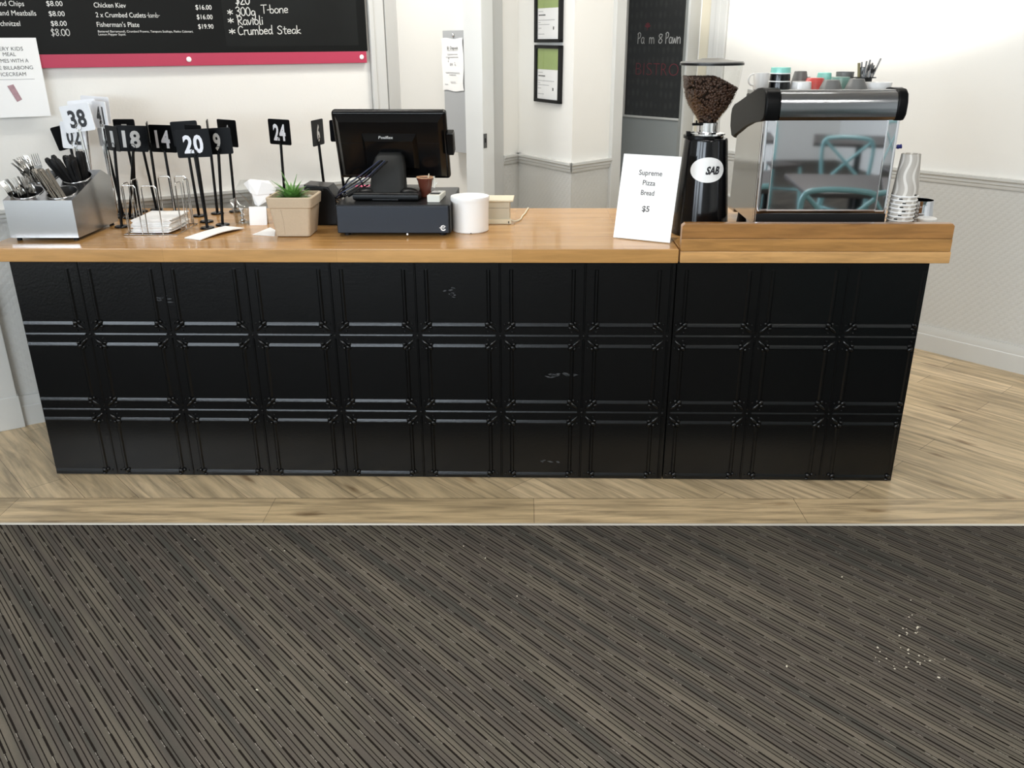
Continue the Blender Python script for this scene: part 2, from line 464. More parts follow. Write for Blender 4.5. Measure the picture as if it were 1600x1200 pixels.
class MB:
    """collects shapes for ONE mesh object"""

    def __init__(self):
        self.bm = bmesh.new()
        self.X = Matrix.Identity(4)

    def _v(self, co):
        return self.bm.verts.new(self.X @ Vector(co))

    def _f(self, vs_):
        try:
            return self.bm.faces.new(vs_)
        except ValueError:
            return None

    def box(self, x0, x1, y0, y1, z0, z1, bev=0.0, seg=2):
        x0, x1 = min(x0, x1), max(x0, x1)
        y0, y1 = min(y0, y1), max(y0, y1)
        z0, z1 = min(z0, z1), max(z0, z1)
        v = [self._v((x, y, z)) for z in (z0, z1) for y in (y0, y1) for x in (x0, x1)]
        fs = [self._f([v[i] for i in q]) for q in ((0, 2, 3, 1), (4, 5, 7, 6), (0, 1, 5, 4), (2, 6, 7, 3), (0, 4, 6, 2), (1, 3, 7, 5))]
        if bev:
            es = list({e for f in fs for e in f.edges})
            bmesh.ops.bevel(self.bm, geom=es, offset=min(bev, 0.49 * min(x1 - x0, y1 - y0, z1 - z0)), segments=seg, affect='EDGES', profile=0.5)
        return self

    def prism(self, pts, a0, a1, axis='z', bev=0.0, seg=2):
        """polygon pts extruded along an axis; z: (x,y), y: (x,z), x: (y,z)"""
        def mk(p, a):
            return {'z': (p[0], p[1], a), 'y': (p[0], a, p[1]), 'x': (a, p[0], p[1])}[axis]
        lo = [self._v(mk(p, a0)) for p in pts]
        hi = [self._v(mk(p, a1)) for p in pts]
        n = len(pts)
        fs = [self._f(lo[::-1]), self._f(hi)]
        for i in range(n):
            fs.append(self._f([lo[i], lo[(i + 1) % n], hi[(i + 1) % n], hi[i]]))
        if bev:
            es = list({e for f in fs[:2] if f for e in f.edges})
            bmesh.ops.bevel(self.bm, geom=es, offset=bev, segments=seg, affect='EDGES', profile=0.5)
        return self

    def frustum(self, b, t, z0, z1, cap=True):
        """b, t = (x0,x1,y0,y1) at z0 and z1"""
        def ring(q, z):
            return [self._v(c) for c in ((q[0], q[2], z), (q[1], q[2], z), (q[1], q[3], z), (q[0], q[3], z))]
        a, c = ring(b, z0), ring(t, z1)
        for i in range(4):
            self._f([a[i], a[(i + 1) % 4], c[(i + 1) % 4], c[i]])
        if cap:
            self._f(a[::-1])
            self._f(c)
        return self

    def lathe(self, prof, c=(0, 0, 0), seg=32, closed=False):
        rings = []
        for r, z in prof:
            if r < 1e-6:
                rings.append([self._v((c[0], c[1], c[2] + z))])
            else:
                rings.append([self._v((c[0] + r * math.cos(2 * PI * k / seg), c[1] + r * math.sin(2 * PI * k / seg), c[2] + z)) for k in range(seg)])
        pairs = list(zip(rings[:-1], rings[1:]))
        if closed:
            pairs.append((rings[-1], rings[0]))
        for a, b in pairs:
            for k in range(seg):
                k2 = (k + 1) % seg
                if len(a) == 1 and len(b) == 1:
                    continue
                if len(a) == 1:
                    self._f([a[0], b[k2], b[k]])
                elif len(b) == 1:
                    self._f([a[k], a[k2], b[0]])
                else:
                    self._f([a[k], a[k2], b[k2], b[k]])
        return self

    def cyl(self, c, r, h, seg=24, r2=None):
        r2 = r if r2 is None else r2
        return self.lathe([(0, 0), (r, 0), (r2, h), (0, h)], c, seg)

    def tube(self, pts, r, seg=8, closed=False, taper=None):
        pts = [Vector(p) for p in pts]
        n = len(pts)
        rings = []
        nrm = None
        for i, p in enumerate(pts):
            if closed:
                t = (pts[(i + 1) % n] - pts[i - 1])
            else:
                t = (pts[min(i + 1, n - 1)] - pts[max(i - 1, 0)])
            t.normalize()
            if nrm is None:
                nrm = t.orthogonal().normalized()
            else:
                nrm = (nrm - t * nrm.dot(t))
                nrm = nrm.normalized() if nrm.length > 1e-6 else t.orthogonal().normalized()
            bi = t.cross(nrm)
            rr = r if taper is None else r * taper[i]
            rings.append([self._v(p + (nrm * math.cos(2 * PI * k / seg) + bi * math.sin(2 * PI * k / seg)) * rr) for k in range(seg)])
        for i in range(n if closed else n - 1):
            a, b = rings[i], rings[(i + 1) % n]
            for k in range(seg):
                self._f([a[k], a[(k + 1) % seg], b[(k + 1) % seg], b[k]])
        if not closed:
            self._f(rings[0][::-1])
            self._f(rings[-1])
        return self

    def ell(self, c, rx, ry, rz, rot=None, u=10, v=7):
        R = rot or Matrix.Identity(3)
        c = Vector(c)
        rows = []
        for j in range(v + 1):
            th = PI * j / v
            if j in (0, v):
                rows.append([self._v(c + R @ Vector((0, 0, rz * math.cos(th))))])
            else:
                rows.append([self._v(c + R @ Vector((rx * math.sin(th) * math.cos(2 * PI * k / u), ry * math.sin(th) * math.sin(2 * PI * k / u), rz * math.cos(th)))) for k in range(u)])
        for a, b in zip(rows[:-1], rows[1:]):
            for k in range(u):
                k2 = (k + 1) % u
                if len(a) == 1:
                    self._f([a[0], b[k], b[k2]])
                elif len(b) == 1:
                    self._f([a[k], b[0], a[k2]])
                else:
                    self._f([a[k], b[k], b[k2], a[k2]])
        return self

    def quad(self, *pts):
        self._f([self._v(p) for p in pts])
        return self

    def ribbon(self, pts, w, y=0.0):
        """flat stroke in the xz plane (facing -y)"""
        pts = [Vector((p[0], y, p[1])) for p in pts]
        n = len(pts)
        prev = None
        for i, p in enumerate(pts):
            t = pts[min(i + 1, n - 1)] - pts[max(i - 1, 0)]
            if t.length < 1e-9:
                continue
            t.normalize()
            s = Vector((-t.z, 0, t.x)) * (w / 2)
            e = t * (w * 0.35) if i in (0, n - 1) else Vector((0, 0, 0))
            q = p - e if i == 0 else p + e
            cur = (self._v(q + s), self._v(q - s))
            if prev:
                self._f([prev[1], cur[1], cur[0], prev[0]])
            prev = cur
        return self

    def merge_mesh(self, me, X):
        tmp = bmesh.new()
        tmp.from_mesh(me)
        mp = {v.index: self.bm.verts.new(self.X @ (X @ v.co)) for v in tmp.verts}
        tmp.verts.index_update()
        for f in tmp.faces:
            self._f([mp[v.index] for v in f.verts])
        tmp.free()
        return self

    def build(self, name, m, parent=None, smooth=35, solid=0.0):
        bm = self.bm
        bmesh.ops.recalc_face_normals(bm, faces=bm.faces[:]) if smooth is not None else None
        me = bpy.data.meshes.new(name)
        bm.to_mesh(me)
        bm.free()
        if smooth:
            for p in me.polygons:
                p.use_smooth = True
            me.set_sharp_from_angle(angle=math.radians(smooth))
        for x in (m if isinstance(m, (list, tuple)) else [m]):
            me.materials.append(x)
        o = bpy.data.objects.new(name, me)
        col.objects.link(o)
        if parent is not None:
            o.parent = parent
        if smooth and len(me.polygons) < 6000:
            wn = o.modifiers.new('weighted_normals', 'WEIGHTED_NORMAL')
            wn.keep_sharp = True
        if solid:
            md = o.modifiers.new('thickness', 'SOLIDIFY')
            md.thickness = solid
            md.offset = 0
        return o


_text_cache = {}


def text_mesh(body, bold=0.0, spacing=1.0):
    key = (body, bold, spacing)
    if key in _text_cache:
        return _text_cache[key]
    cu = bpy.data.curves.new('lettering', 'FONT')
    cu.body = body
    cu.size = 1.0
    cu.offset = bold
    cu.space_character = spacing
    cu.resolution_u = 3
    o = bpy.data.objects.new('lettering', cu)
    col.objects.link(o)
    dg = bpy.context.evaluated_depsgraph_get()
    me = bpy.data.meshes.new_from_object(o.evaluated_get(dg))
    bpy.data.objects.remove(o)
    bpy.data.curves.remove(cu)
    xs = [v.co.x for v in me.vertices]
    r = (me, min(xs), max(xs))
    _text_cache[key] = r
    return r


CAP = 0.73


def put_text(mb, body, x0, x1, zb, cap, y, bold=0.0, tilt=0.0, shear=0.0, spacing=1.0):
    """lettering in the xz plane facing -y, fitted between x0 and x1 on the baseline zb with the given cap height"""
    me, a, b = text_mesh(body, bold, spacing)
    sx = (x1 - x0) / max(1e-6, b - a)
    sz = cap / CAP
    X = Matrix.Translation((x0, y, zb)) @ Matrix.Rotation(-tilt, 4, 'Y') @ Matrix(((sx, shear * sz, 0, -a * sx), (0, 0, 1, 0), (0, sz, 0, 0), (0, 0, 0, 1)))
    mb.merge_mesh(me, X)


# hand-drawn strokes: (advance, [polylines]) ; x-height 0.55, capital 1.0
G = {
    '*': (0.6, [[(0.25, 0.15), (0.25, 0.75)], [(0.02, 0.3), (0.5, 0.62)], [(0.5, 0.28), (0.02, 0.6)]]),
    '3': (0.6, [[(0.05, 0.85), (0.25, 1.0), (0.45, 0.85), (0.38, 0.62), (0.2, 0.55), (0.42, 0.45), (0.5, 0.22), (0.3, 0.0), (0.03, 0.1)]]),
    '0': (0.62, [[(0.28, 0.95), (0.06, 0.75), (0.04, 0.3), (0.25, 0.02), (0.48, 0.2), (0.52, 0.65), (0.36, 0.93), (0.24, 0.95)]]),
    'g': (0.6, [[(0.46, 0.5), (0.25, 0.58), (0.06, 0.4), (0.1, 0.12), (0.32, 0.08), (0.46, 0.35), (0.48, 0.5)], [(0.48, 0.5), (0.5, 0.0), (0.42, -0.35), (0.2, -0.38), (0.08, -0.25)]]),
    'T': (0.62, [[(0.0, 0.98), (0.62, 1.02)], [(0.3, 1.0), (0.28, 0.0)]]),
    '-': (0.3, [[(0.05, 0.4), (0.25, 0.42)]]),
    'b': (0.55, [[(0.08, 1.0), (0.06, 0.05)], [(0.06, 0.35), (0.25, 0.52), (0.45, 0.35), (0.4, 0.08), (0.2, 0.0), (0.06, 0.1)]]),
    'o': (0.52, [[(0.24, 0.55), (0.06, 0.42), (0.06, 0.12), (0.24, 0.0), (0.42, 0.14), (0.44, 0.4), (0.28, 0.55), (0.2, 0.54)]]),
    'n': (0.55, [[(0.06, 0.52), (0.06, 0.0)], [(0.06, 0.35), (0.25, 0.55), (0.42, 0.45), (0.44, 0.0)]]),
    'e': (0.52, [[(0.06, 0.28), (0.42, 0.34), (0.36, 0.54), (0.16, 0.54), (0.05, 0.3), (0.14, 0.04), (0.42, 0.08)]]),
    'R': (0.62, [[(0.08, 0.95), (0.1, 0.0)], [(0.0, 0.9), (0.3, 1.0), (0.5, 0.82), (0.38, 0.55), (0.1, 0.5), (0.3, 0.3), (0.56, 0.0)]]),
    'a': (0.52, [[(0.42, 0.5), (0.22, 0.56), (0.05, 0.36), (0.08, 0.08), (0.25, 0.02), (0.4, 0.22), (0.43, 0.5)], [(0.43, 0.5), (0.42, 0.12), (0.5, 0.0)]]),
    'v': (0.48, [[(0.02, 0.54), (0.2, 0.0), (0.42, 0.56)]]),
    'i': (0.26, [[(0.12, 0.52), (0.12, 0.0)], [(0.12, 0.74), (0.13, 0.78)]]),
    'l': (0.26, [[(0.1, 1.0), (0.1, 0.06), (0.2, 0.0)]]),
    'C': (0.66, [[(0.56, 0.85), (0.36, 1.0), (0.1, 0.75), (0.05, 0.35), (0.22, 0.03), (0.56, 0.12)]]),
    'r': (0.42, [[(0.06, 0.54), (0.07, 0.0)], [(0.07, 0.34), (0.2, 0.52), (0.38, 0.5)]]),
    'u': (0.54, [[(0.05, 0.54), (0.08, 0.12), (0.24, 0.0), (0.4, 0.16), (0.42, 0.54)], [(0.42, 0.54), (0.46, 0.0)]]),
    'm': (0.78, [[(0.06, 0.52), (0.06, 0.0)], [(0.06, 0.35), (0.2, 0.54), (0.34, 0.42), (0.35, 0.0)], [(0.35, 0.36), (0.5, 0.54), (0.64, 0.42), (0.68, 0.0)]]),
    'd': (0.55, [[(0.42, 0.42), (0.22, 0.55), (0.05, 0.34), (0.1, 0.05), (0.28, 0.03), (0.42, 0.25)], [(0.46, 1.0), (0.43, 0.2), (0.5, 0.0)]]),
    'S': (0.62, [[(0.52, 0.88), (0.3, 1.02), (0.08, 0.82), (0.2, 0.58), (0.44, 0.42), (0.46, 0.14), (0.22, 0.0), (0.02, 0.14)]]),
    't': (0.42, [[(0.2, 0.9), (0.18, 0.1), (0.34, 0.02)], [(0.02, 0.6), (0.4, 0.62)]]),
    'k': (0.52, [[(0.08, 1.0), (0.07, 0.0)], [(0.42, 0.5), (0.1, 0.25), (0.46, 0.0)]]),
    '$': (0.6, [[(0.46, 0.8), (0.26, 0.92), (0.08, 0.74), (0.24, 0.52), (0.44, 0.34), (0.34, 0.1), (0.06, 0.12)], [(0.27, 1.08), (0.25, -0.1)]]),
    '2': (0.6, [[(0.06, 0.78), (0.26, 0.98), (0.46, 0.78), (0.3, 0.4), (0.04, 0.02), (0.52, 0.04)]]),
    '8': (0.58, [[(0.44, 0.86), (0.24, 0.98), (0.08, 0.78), (0.24, 0.54), (0.46, 0.28), (0.28, 0.02), (0.06, 0.2), (0.2, 0.48), (0.42, 0.7), (0.44, 0.86)]]),
    '.': (0.24, [[(0.1, 0.04), (0.12, 0.08)]]),
    'P': (0.55, [[(0.1, 0.95), (0.06, 0.0)], [(0.02, 0.85), (0.25, 1.0), (0.46, 0.85), (0.36, 0.55), (0.1, 0.45)]]),
    '&': (0.6, [[(0.5, 0.9), (0.26, 1.0), (0.1, 0.8), (0.28, 0.55), (0.48, 0.3), (0.3, 0.02), (0.08, 0.14), (0.14, 0.42), (0.36, 0.62), (0.44, 0.8)]]),
    'w': (0.72, [[(0.02, 0.54), (0.16, 0.0), (0.33, 0.48), (0.48, 0.0), (0.66, 0.6)]]),
    ' ': (0.42, []),
}


def smooth_line(p, k=4):
    if len(p) < 3:
        return p
    out = []
    n = len(p)
    for i in range(n - 1):
        p0, p1, p2, p3 = p[max(i - 1, 0)], p[i], p[i + 1], p[min(i + 2, n - 1)]
        for j in range(k):
            t = j / k
            out.append(tuple(0.5 * ((2 * p1[c]) + (-p0[c] + p2[c]) * t + (2 * p0[c] - 5 * p1[c] + 4 * p2[c] - p3[c]) * t * t + (-p0[c] + 3 * p1[c] - 3 * p2[c] + p3[c]) * t ** 3) for c in (0, 1)))
    out.append(p[-1])
    return out


def handwrite(mb, body, x0, x1, z0, cap, y, w, rise=0.0):
    tot = sum(G[c][0] for c in body)
    k = (x1 - x0) / tot
    x = 0
    for c in body:
        for ln in G[c][1]:
            pts = [(x0 + (x + p[0]) * k, z0 + p[1] * cap + rise * (x / tot)) for p in smooth_line(ln)]
            mb.ribbon(pts, w, y)
        x += G[c][0]


def tag(o, label=None, cat=None, group=None, kind=None):
    if label:
        o['label'] = label
    if cat:
        o['category'] = cat
    if group:
        o['group'] = group
    if kind:
        o['kind'] = kind
    return o


def root(name, loc, rz=0.0, label=None, cat=None, group=None, kind=None, rot=None):
    o = bpy.data.objects.new(name, None)
    o.empty_display_size = 0.05
    col.objects.link(o)
    o.location = loc
    o.rotation_euler = rot if rot else (0, 0, rz)
    return tag(o, label, cat, group, kind)


def copy_tree(o, parent=None):
    c = o.copy()
    col.objects.link(c)
    if parent is not None:
        c.parent = parent
        c.matrix_parent_inverse = Matrix.Identity(4)
    for ch in list(o.children):
        copy_tree(ch, c)
    return c


ZT = 0.917          # worktop height

# ================================================================== SETTING
W1A, W1D = Vector((-2.25, 0.50, 0)), Vector((0.84502, 0.53474, 0))
W2A, W2D = Vector((-0.20, 2.31, 0)), Vector((0.5615, 0.8275, 0))
W3A, W3D = Vector((-0.105, 2.45, 0)), Vector((0.5494, -0.8356, 0))
W4A, W4D = Vector((0.204, 1.98, 0)), Vector((0.7071, 0.7071, 0))
W5A, W5D = Vector((1.002, 2.764, 0)), Vector((0.6877, -0.7260, 0))


def angle(d):
    return math.atan2(d.y, d.x)


def wall(name, A, D, s0, s1, z0=0.0, z1=2.75, thick=0.1, m=None, c0=0.0, c1=0.0):
    r = root(name, A, angle(D), kind='structure')
    MB().prism([(s0, 0.0), (s1, 0.0), (s1 - c1, thick), (s0 + c0, thick)], z0, z1).build('wall_surface', m or M['wall'], r, smooth=None)
    return r


RAIL = [(0.0, 0.900), (-0.010, 0.900), (-0.014, 0.908), (-0.014, 0.916), (-0.020, 0.922), (-0.020, 0.934), (-0.030, 0.942), (-0.030, 0.955), (0.0, 0.955)]
BASE = [(0.0, 0.0), (-0.022, 0.0), (-0.022, 0.090), (-0.018, 0.094), (-0.018, 0.118), (-0.012, 0.130), (-0.012, 0.138), (0.0, 0.138)]
_trim = [0]


def trim(A, D, shapes, m):
    _trim[0] += 1
    mb = MB()
    for sh in shapes:
        if sh[0] == 'prof':
            k0, k1 = (sh[4], sh[5]) if len(sh) > 4 else (0, 0)
            lo = [mb._v((sh[2] + k0 * q[0], q[0], q[1])) for q in sh[1]]
            hi = [mb._v((sh[3] - k1 * q[0], q[0], q[1])) for q in sh[1]]
            mb._f(lo[::-1])
            mb._f(hi)
            for i in range(len(lo)):
                j = (i + 1) % len(lo)
                mb._f([lo[i], lo[j], hi[j], hi[i]])
        else:
            mb.box(*sh[1:7], bev=sh[7] if len(sh) > 7 else 0.004)
    o = mb.build('trim_%d' % _trim[0], m, smooth=30)
    o.location = A
    o.rotation_euler = (0, 0, angle(D))
    o['kind'] = 'structure'
    return o


def baseboard(side, A, D, s0, s1):
    o = MB().prism(BASE, s0, s1, axis='x').build('baseboard_' + side, M['rail'], smooth=30)
    o.location = A
    o.rotation_euler = (0, 0, angle(D))
    o['kind'] = 'structure'


def dado(parent, s0, s1):
    MB().box(s0, s1, -0.004, 0.0, 0.0, 0.902).build('dado_wallpaper', M['dado'], parent, smooth=None)


# left wall with the menu board
w = wall('wall_left', W1A, W1D, -1.6, 1.79)
dado(w, -1.6, 1.71)
trim(W1A, W1D, [('prof', RAIL, -0.06, 1.712)], M['rail'])
baseboard('left', W1A, W1D, -0.06, 1.712)
# opening post where the left wall ends
trim(W1A, W1D, [('box', 1.71, 1.79, -0.022, 0.0, 0, 2.6, 0.006), ('box', 1.71, 1.735, -0.030, 0.0, 0, 2.6, 0.006)], M['rail'])
P1 = W1A + W1D * 1.79
trim(P1, W2D, [('box', 0.0, 0.085, -0.018, 0.10, 0, 2.6, 0.004)], M['trim'])
# timber trim further along the left wall
trim(W1A, W1D, [('box', -0.19, -0.055, -0.035, 0.0, 0, 2.4, 0.006), ('box', -0.20, -0.05, -0.04, 0.0, 0, 0.15, 0.004)], M['rail'])
# wall past the opening
w = wall('wall_back', W2A, W2D, -0.12, 0.18)
dado(w, -0.10, 0.17)
trim(W2A, W2D, [('prof', RAIL, -0.005, 0.165)], M['rail'])
trim(W2A, W2D, [('box', -0.226, -0.115, -0.030, 0.10, 0, 2.6, 0.008)], M['jamb'])
trim(W2A, W2D, [('box', -0.116, -0.005, -0.018, 0.06, 0, 2.6, 0.008)], M['trim'])
w = wall('wall_middle', W3A, W3D, 0.0, 0.5625, c1=0.04)
dado(w, 0.0, 0.5655)
trim(W3A, W3D, [('prof', RAIL, 0.0, 0.5625, 0, 0.815)], M['rail'])
w = wall('wall_corner', W4A, W4D, 0.0, 0.33, c0=0.04)
dado(w, 0.0, 0.33)
trim(W4A, W4D, [('prof', RAIL, 0.0, 0.322, 0.815, 0)], M['rail'])
# bistro door frame
trim(W4A, W4D, [('box', 0.318, 0.405, -0.025, 0.10, 0, 2.6, 0.006)], M['rail'])
trim(W4A, W4D, [('box', 1.005, 1.12, -0.020, 0.10, 0, 2.6, 0.006)], M['rail'])
w = wall('wall_right', W5A, W5D, 0.0, 4.80)
dado(w, 0.0, 4.8)
trim(W5A, W5D, [('prof', RAIL, 0.21, 4.8)], M['rail'])
trim(W5A, W5D, [('box', 0.095, 0.215, -0.025, 0.0, 0, 2.6, 0.008), ('box', 0.135, 0.175, -0.032, 0.0, 0, 2.6, 0.008)], M['rail'])
trim(W5A, W5D, [('box', 0.02, 0.095, -0.006, 0.0, 0, 2.6, 0.002)], M['cream_gap'])
baseboard('right', W5A, W5D, 0.21, 4.8)
# hallway seen through the opening
IA, ID = Vector((-1.5, 3.82, 0)), Vector((0.7071, -0.7071, 0))
wall('wall_hallway', IA, ID, -1.0, 1.78)
wall('wall_far', Vector((-3.6, 3.4, 0)), Vector((0.93, 0.37, 0)), 0.0, 2.6)
wall('wall_beyond', Vector((0.3, 3.55, 0)), Vector((0.9, -0.1, 0)), -0.2, 1.0)

# the room behind the camera
r = root('wall_west', (-3.6, -0.36, 0), -PI / 2, kind='structure')       # local x runs towards -y
mb = MB()
for a, b, c, d in ((-1.2, 2.34, 0, 2.75), (4.74, 5.34, 0, 2.75), (7.74, 9.2, 0, 2.75), (2.34, 4.74, 0, 0.9), (2.34, 4.74, 2.40, 2.75), (5.34, 7.74, 0, 0.9), (5.34, 7.74, 2.45, 2.75)):
    mb.box(a, b, -0.1, 0.0, c, d)
mb.build('wall_surface', M['wall'], r, smooth=None)
wall('wall_east', Vector((4.3, -0.72, 0)), Vector((0, -1, 0)), 0.0, 8.9)
r = root('wall_south', (-3.6, -9.5, 0), 0, kind='structure')
mb = MB()
for a, b, c, d in ((0, 0.25, 0, 2.75), (2.65, 7.9, 0, 2.75), (0.25, 2.65, 0, 0.9), (0.25, 2.65, 2.45, 2.75)):
    mb.box(a, b, -0.1, 0.0, c, d)
mb.build('wall_surface', M['wall'], r, smooth=None)
for k, (loc, rz, hw, hh) in enumerate((((-3.6, -3.9, 0.9), -PI / 2, 1.2, 1.5), ((-3.6, -6.9, 0.9), -PI / 2, 1.2, 1.55), ((-2.15, -9.5, 0.9), 0, 1.2, 1.55))):
    r = root('window_%d' % (k + 1), loc, rz, kind='structure')
    mb = MB()
    yo = (-0.055, -0.01)
    for a, b, c, d in ((-hw, -hw + 0.05, 0, hh), (hw - 0.05, hw, 0, hh), (-hw, hw, 0, 0.05), (-hw, hw, hh - 0.05, hh), (-0.02, 0.02, 0, hh)):
        mb.box(a, b, yo[0], yo[1], c, d)
    mb.build('window_frame', M['rail'], r)

o = MB().box(-5, 5.5, -9.6, 5.0, 2.75, 2.85).build('ceiling', M['ceiling'], smooth=None)
o['kind'] = 'structure'

# floors: timber planks at 45 degrees, a border plank row, a metal edge and the carpet
SK = 0.0165          # the edge runs very slightly off the counter line


def ey(x, off):
    return off + SK * x


o = MB().prism([(-3.7, ey(-3.7, -0.165)), (4.4, ey(4.4, -0.165)), (4.4, 4.8), (-3.7, 4.8)], -0.05, 0.0).build('floor', M['floor'], smooth=None)
o['kind'] = 'structure'
o = MB().prism([(-3.7, -0.19), (4.4, -0.19), (4.4, 0.0), (-3.7, 0.0)], -0.05, 0.0).build('floor_border', M['floor_border'], smooth=None)
o.location = (0, -0.163, 0)
o.rotation_euler = (0, 0, math.atan(SK))
o['kind'] = 'structure'
o = MB().box(-3.7, 4.4, -0.009, 0.003, -0.01, 0.0035, 0.0015).build('floor_edge_strip', M['edge_metal'], smooth=None)
o.location = (0, -0.350, 0)
o.rotation_euler = (0, 0, math.atan(SK))
o['kind'] = 'structure'
o = MB().prism([(-3.7, -9.6), (4.4, -9.6), (4.4, ey(4.4, -0.359)), (-3.7, ey(-3.7, -0.359))], -0.05, 0.0015).build('floor_carpet', M['carpet'], smooth=None)
o['kind'] = 'structure'
mb = MB()
for k in range(46):
    if k < 34:
        cx, cy = random.choice(((1.09, -0.93), (1.0, -1.05), (1.05, -1.04)))
        x, y = cx + random.gauss(0, 0.035), cy + random.gauss(0, 0.03)
    else:
        x, y = random.uniform(-1.2, 1.2), random.uniform(-1.4, -0.45)
    s = random.uniform(0.0012, 0.0030)
    mb.ell((x, y, 0.0015 + s * 0.5), s * random.uniform(0.8, 2.0), s, s * 0.6, Matrix.Rotation(random.uniform(0, PI), 3, 'Z'), 6, 4)
tag(mb.build('crumbs', M['crumb']), 'pale crumbs and lint scattered on the striped carpet', 'crumbs', kind='stuff')

# bistro door, standing open away from the room
r = root('door_1', (0.90, 2.665, 0), math.atan2(-0.726, 0.6877), kind='structure')
MB().box(-0.60, -0.002, 0.0, 0.04, 0.01, 2.1).build('door_leaf', M['door'], r)
mb = MB().box(-0.448, -0.0, -0.004, 0.0, 1.138, 2.0)
mb.build('door_panel', M['dark_door_panel'], r)
mb = MB()
mb.box(-0.458, -0.0, -0.012, 0.0, 1.124, 1.138, 0.003)
mb.box(-0.462, -0.446, -0.012, 0.0, 1.124, 2.0, 0.003)
mb.build('panel_bead', M['trim'], r)
mb = MB()
handwrite(mb, 'Pa', -0.362, -0.305, 1.577, 0.064, -0.0052, 0.0055)
handwrite(mb, 'm', -0.268, -0.222, 1.577, 0.064, -0.0052, 0.0055)
handwrite(mb, '&', -0.195, -0.155, 1.577, 0.054, -0.0052, 0.0055)
handwrite(mb, 'Pawn', -0.138, -0.018, 1.577, 0.064, -0.0052, 0.0055)
mb.build('lettering', M['silver_ink'], r, smooth=None)
mb = MB()
for ch, a, b in (('B', -0.365, -0.318), ('I', -0.302, -0.296), ('S', -0.278, -0.232), ('T', -0.222, -0.172), ('R', -0.158, -0.112), ('O', -0.098, -0.022)):
    put_text(mb, ch, a, b, 1.388, 0.080, -0.0052, bold=-0.022)
for k in range(5):
    t = PI * (0.1 + 0.2 * k)
    mb.ribbon([(-0.285, 1.672), (-0.285 + 0.020 * math.cos(t), 1.672 + 0.024 * math.sin(t))], 0.009, -0.0052)
mb.ribbon([(-0.288, 1.655), (-0.285, 1.672)], 0.005, -0.0052)
mb.build('lettering', M['red_ink'], r, smooth=None)

# ================================================================== COUNTER
S = 0.305
X0, ZA = -0.1254, 0.5882


def tin_panel(mb, x0, x1, xs, zs, ztop):
    """pressed tin facing: flat sheet, moulded ribs around each tile, leaf ornaments where tiles meet"""
    mb.box(x0, x1, -0.006, 0.012, 0.004, ztop)

    def rib_h(a, b, z, w, d):
        a, b = max(a, x0 + 0.002), min(b, x1 - 0.002)
        if b - a > 0.01 and z + w / 2 < ztop:
            mb.prism([(-0.006, z - w / 2), (-0.006 - d * 0.9, z - w * 0.40), (-0.006 - d, z - w * 0.30), (-0.006 - d * 0.85, z - w * 0.10), (-0.006, z + w / 2)], a, b, axis='x')

    def rib_v(x, a, b, w, d):
        a, b = max(a, 0.006), min(b, ztop - 0.001)
        if b - a > 0.01 and x - w / 2 > x0 and x + w / 2 < x1:
            mb.prism([(x - w / 2, -0.006), (x - w * 0.18, -0.006 - d), (x + w * 0.18, -0.006 - d), (x + w / 2, -0.006)], a, b, axis='z')

    for z in zs:
        for i in range(len(xs) - 1):
            a, b = xs[i], xs[i + 1]
            rib_h(a + 0.016, b - 0.016, z, 0.009, 0.0020)
            for dz in (-0.041, 0.041):
                if z + dz > 0.008:
                    rib_h(a + 0.056, b - 0.056, z + dz, 0.017, 0.0036)
    for x in xs:
        for z in [zs[0] + S] + list(zs):
            rib_v(x, z - S + 0.016, z - 0.016, 0.008, 0.0035)
            for dx in (-0.041, 0.041):
                rib_v(x + dx, z - S + 0.056, z - 0.056, 0.015, 0.006)
    for x in xs:
        for z in zs:
            for sx in (-1, 1):
                for sz in (-1, 1):
                    def inside(px, pz):
                        return x0 + 0.006 < px < x1 - 0.006 and 0.01 < pz < ztop - 0.005
                    for t, L, wd, dp in ((0.030, 0.021, 0.0070, 0.0085), (0.046, 0.013, 0.0085, 0.0100)):
                        px, pz = x + sx * t, z + sz * t
                        if inside(px, pz):
                            mb.ell((px, -0.006, pz), L, dp, wd, Matrix.Rotation(-sx * sz * PI / 4, 3, 'Y'), 8, 5)
                    for tx, tz in ((0.050, 0.032), (0.032, 0.050)):
                        px, pz = x + sx * tx, z + sz * tz
                        if inside(px, pz):
                            mb.ell((px, -0.006, pz), 0.0085, 0.0085, 0.0060, Matrix.Rotation(-sx * sz * (0.3 if tx > tz else 1.3), 3, 'Y'), 8, 5)
                    for tx, tz in ((0.016, 0.0), (0.0, 0.016), (0.045, 0.016), (0.016, 0.045)):
                        px, pz = x + sx * tx, z + sz * tz
                        if inside(px, pz):
                            mb.ell((px, -0.006, pz), 0.0036, 0.0055, 0.0036, None, 8, 5)
            if x0 + 0.01 < x < x1 - 0.01 and z > 0.02:
                mb.ell((x, -0.006, z), 0.0045, 0.005, 0.0045, None, 8, 5)


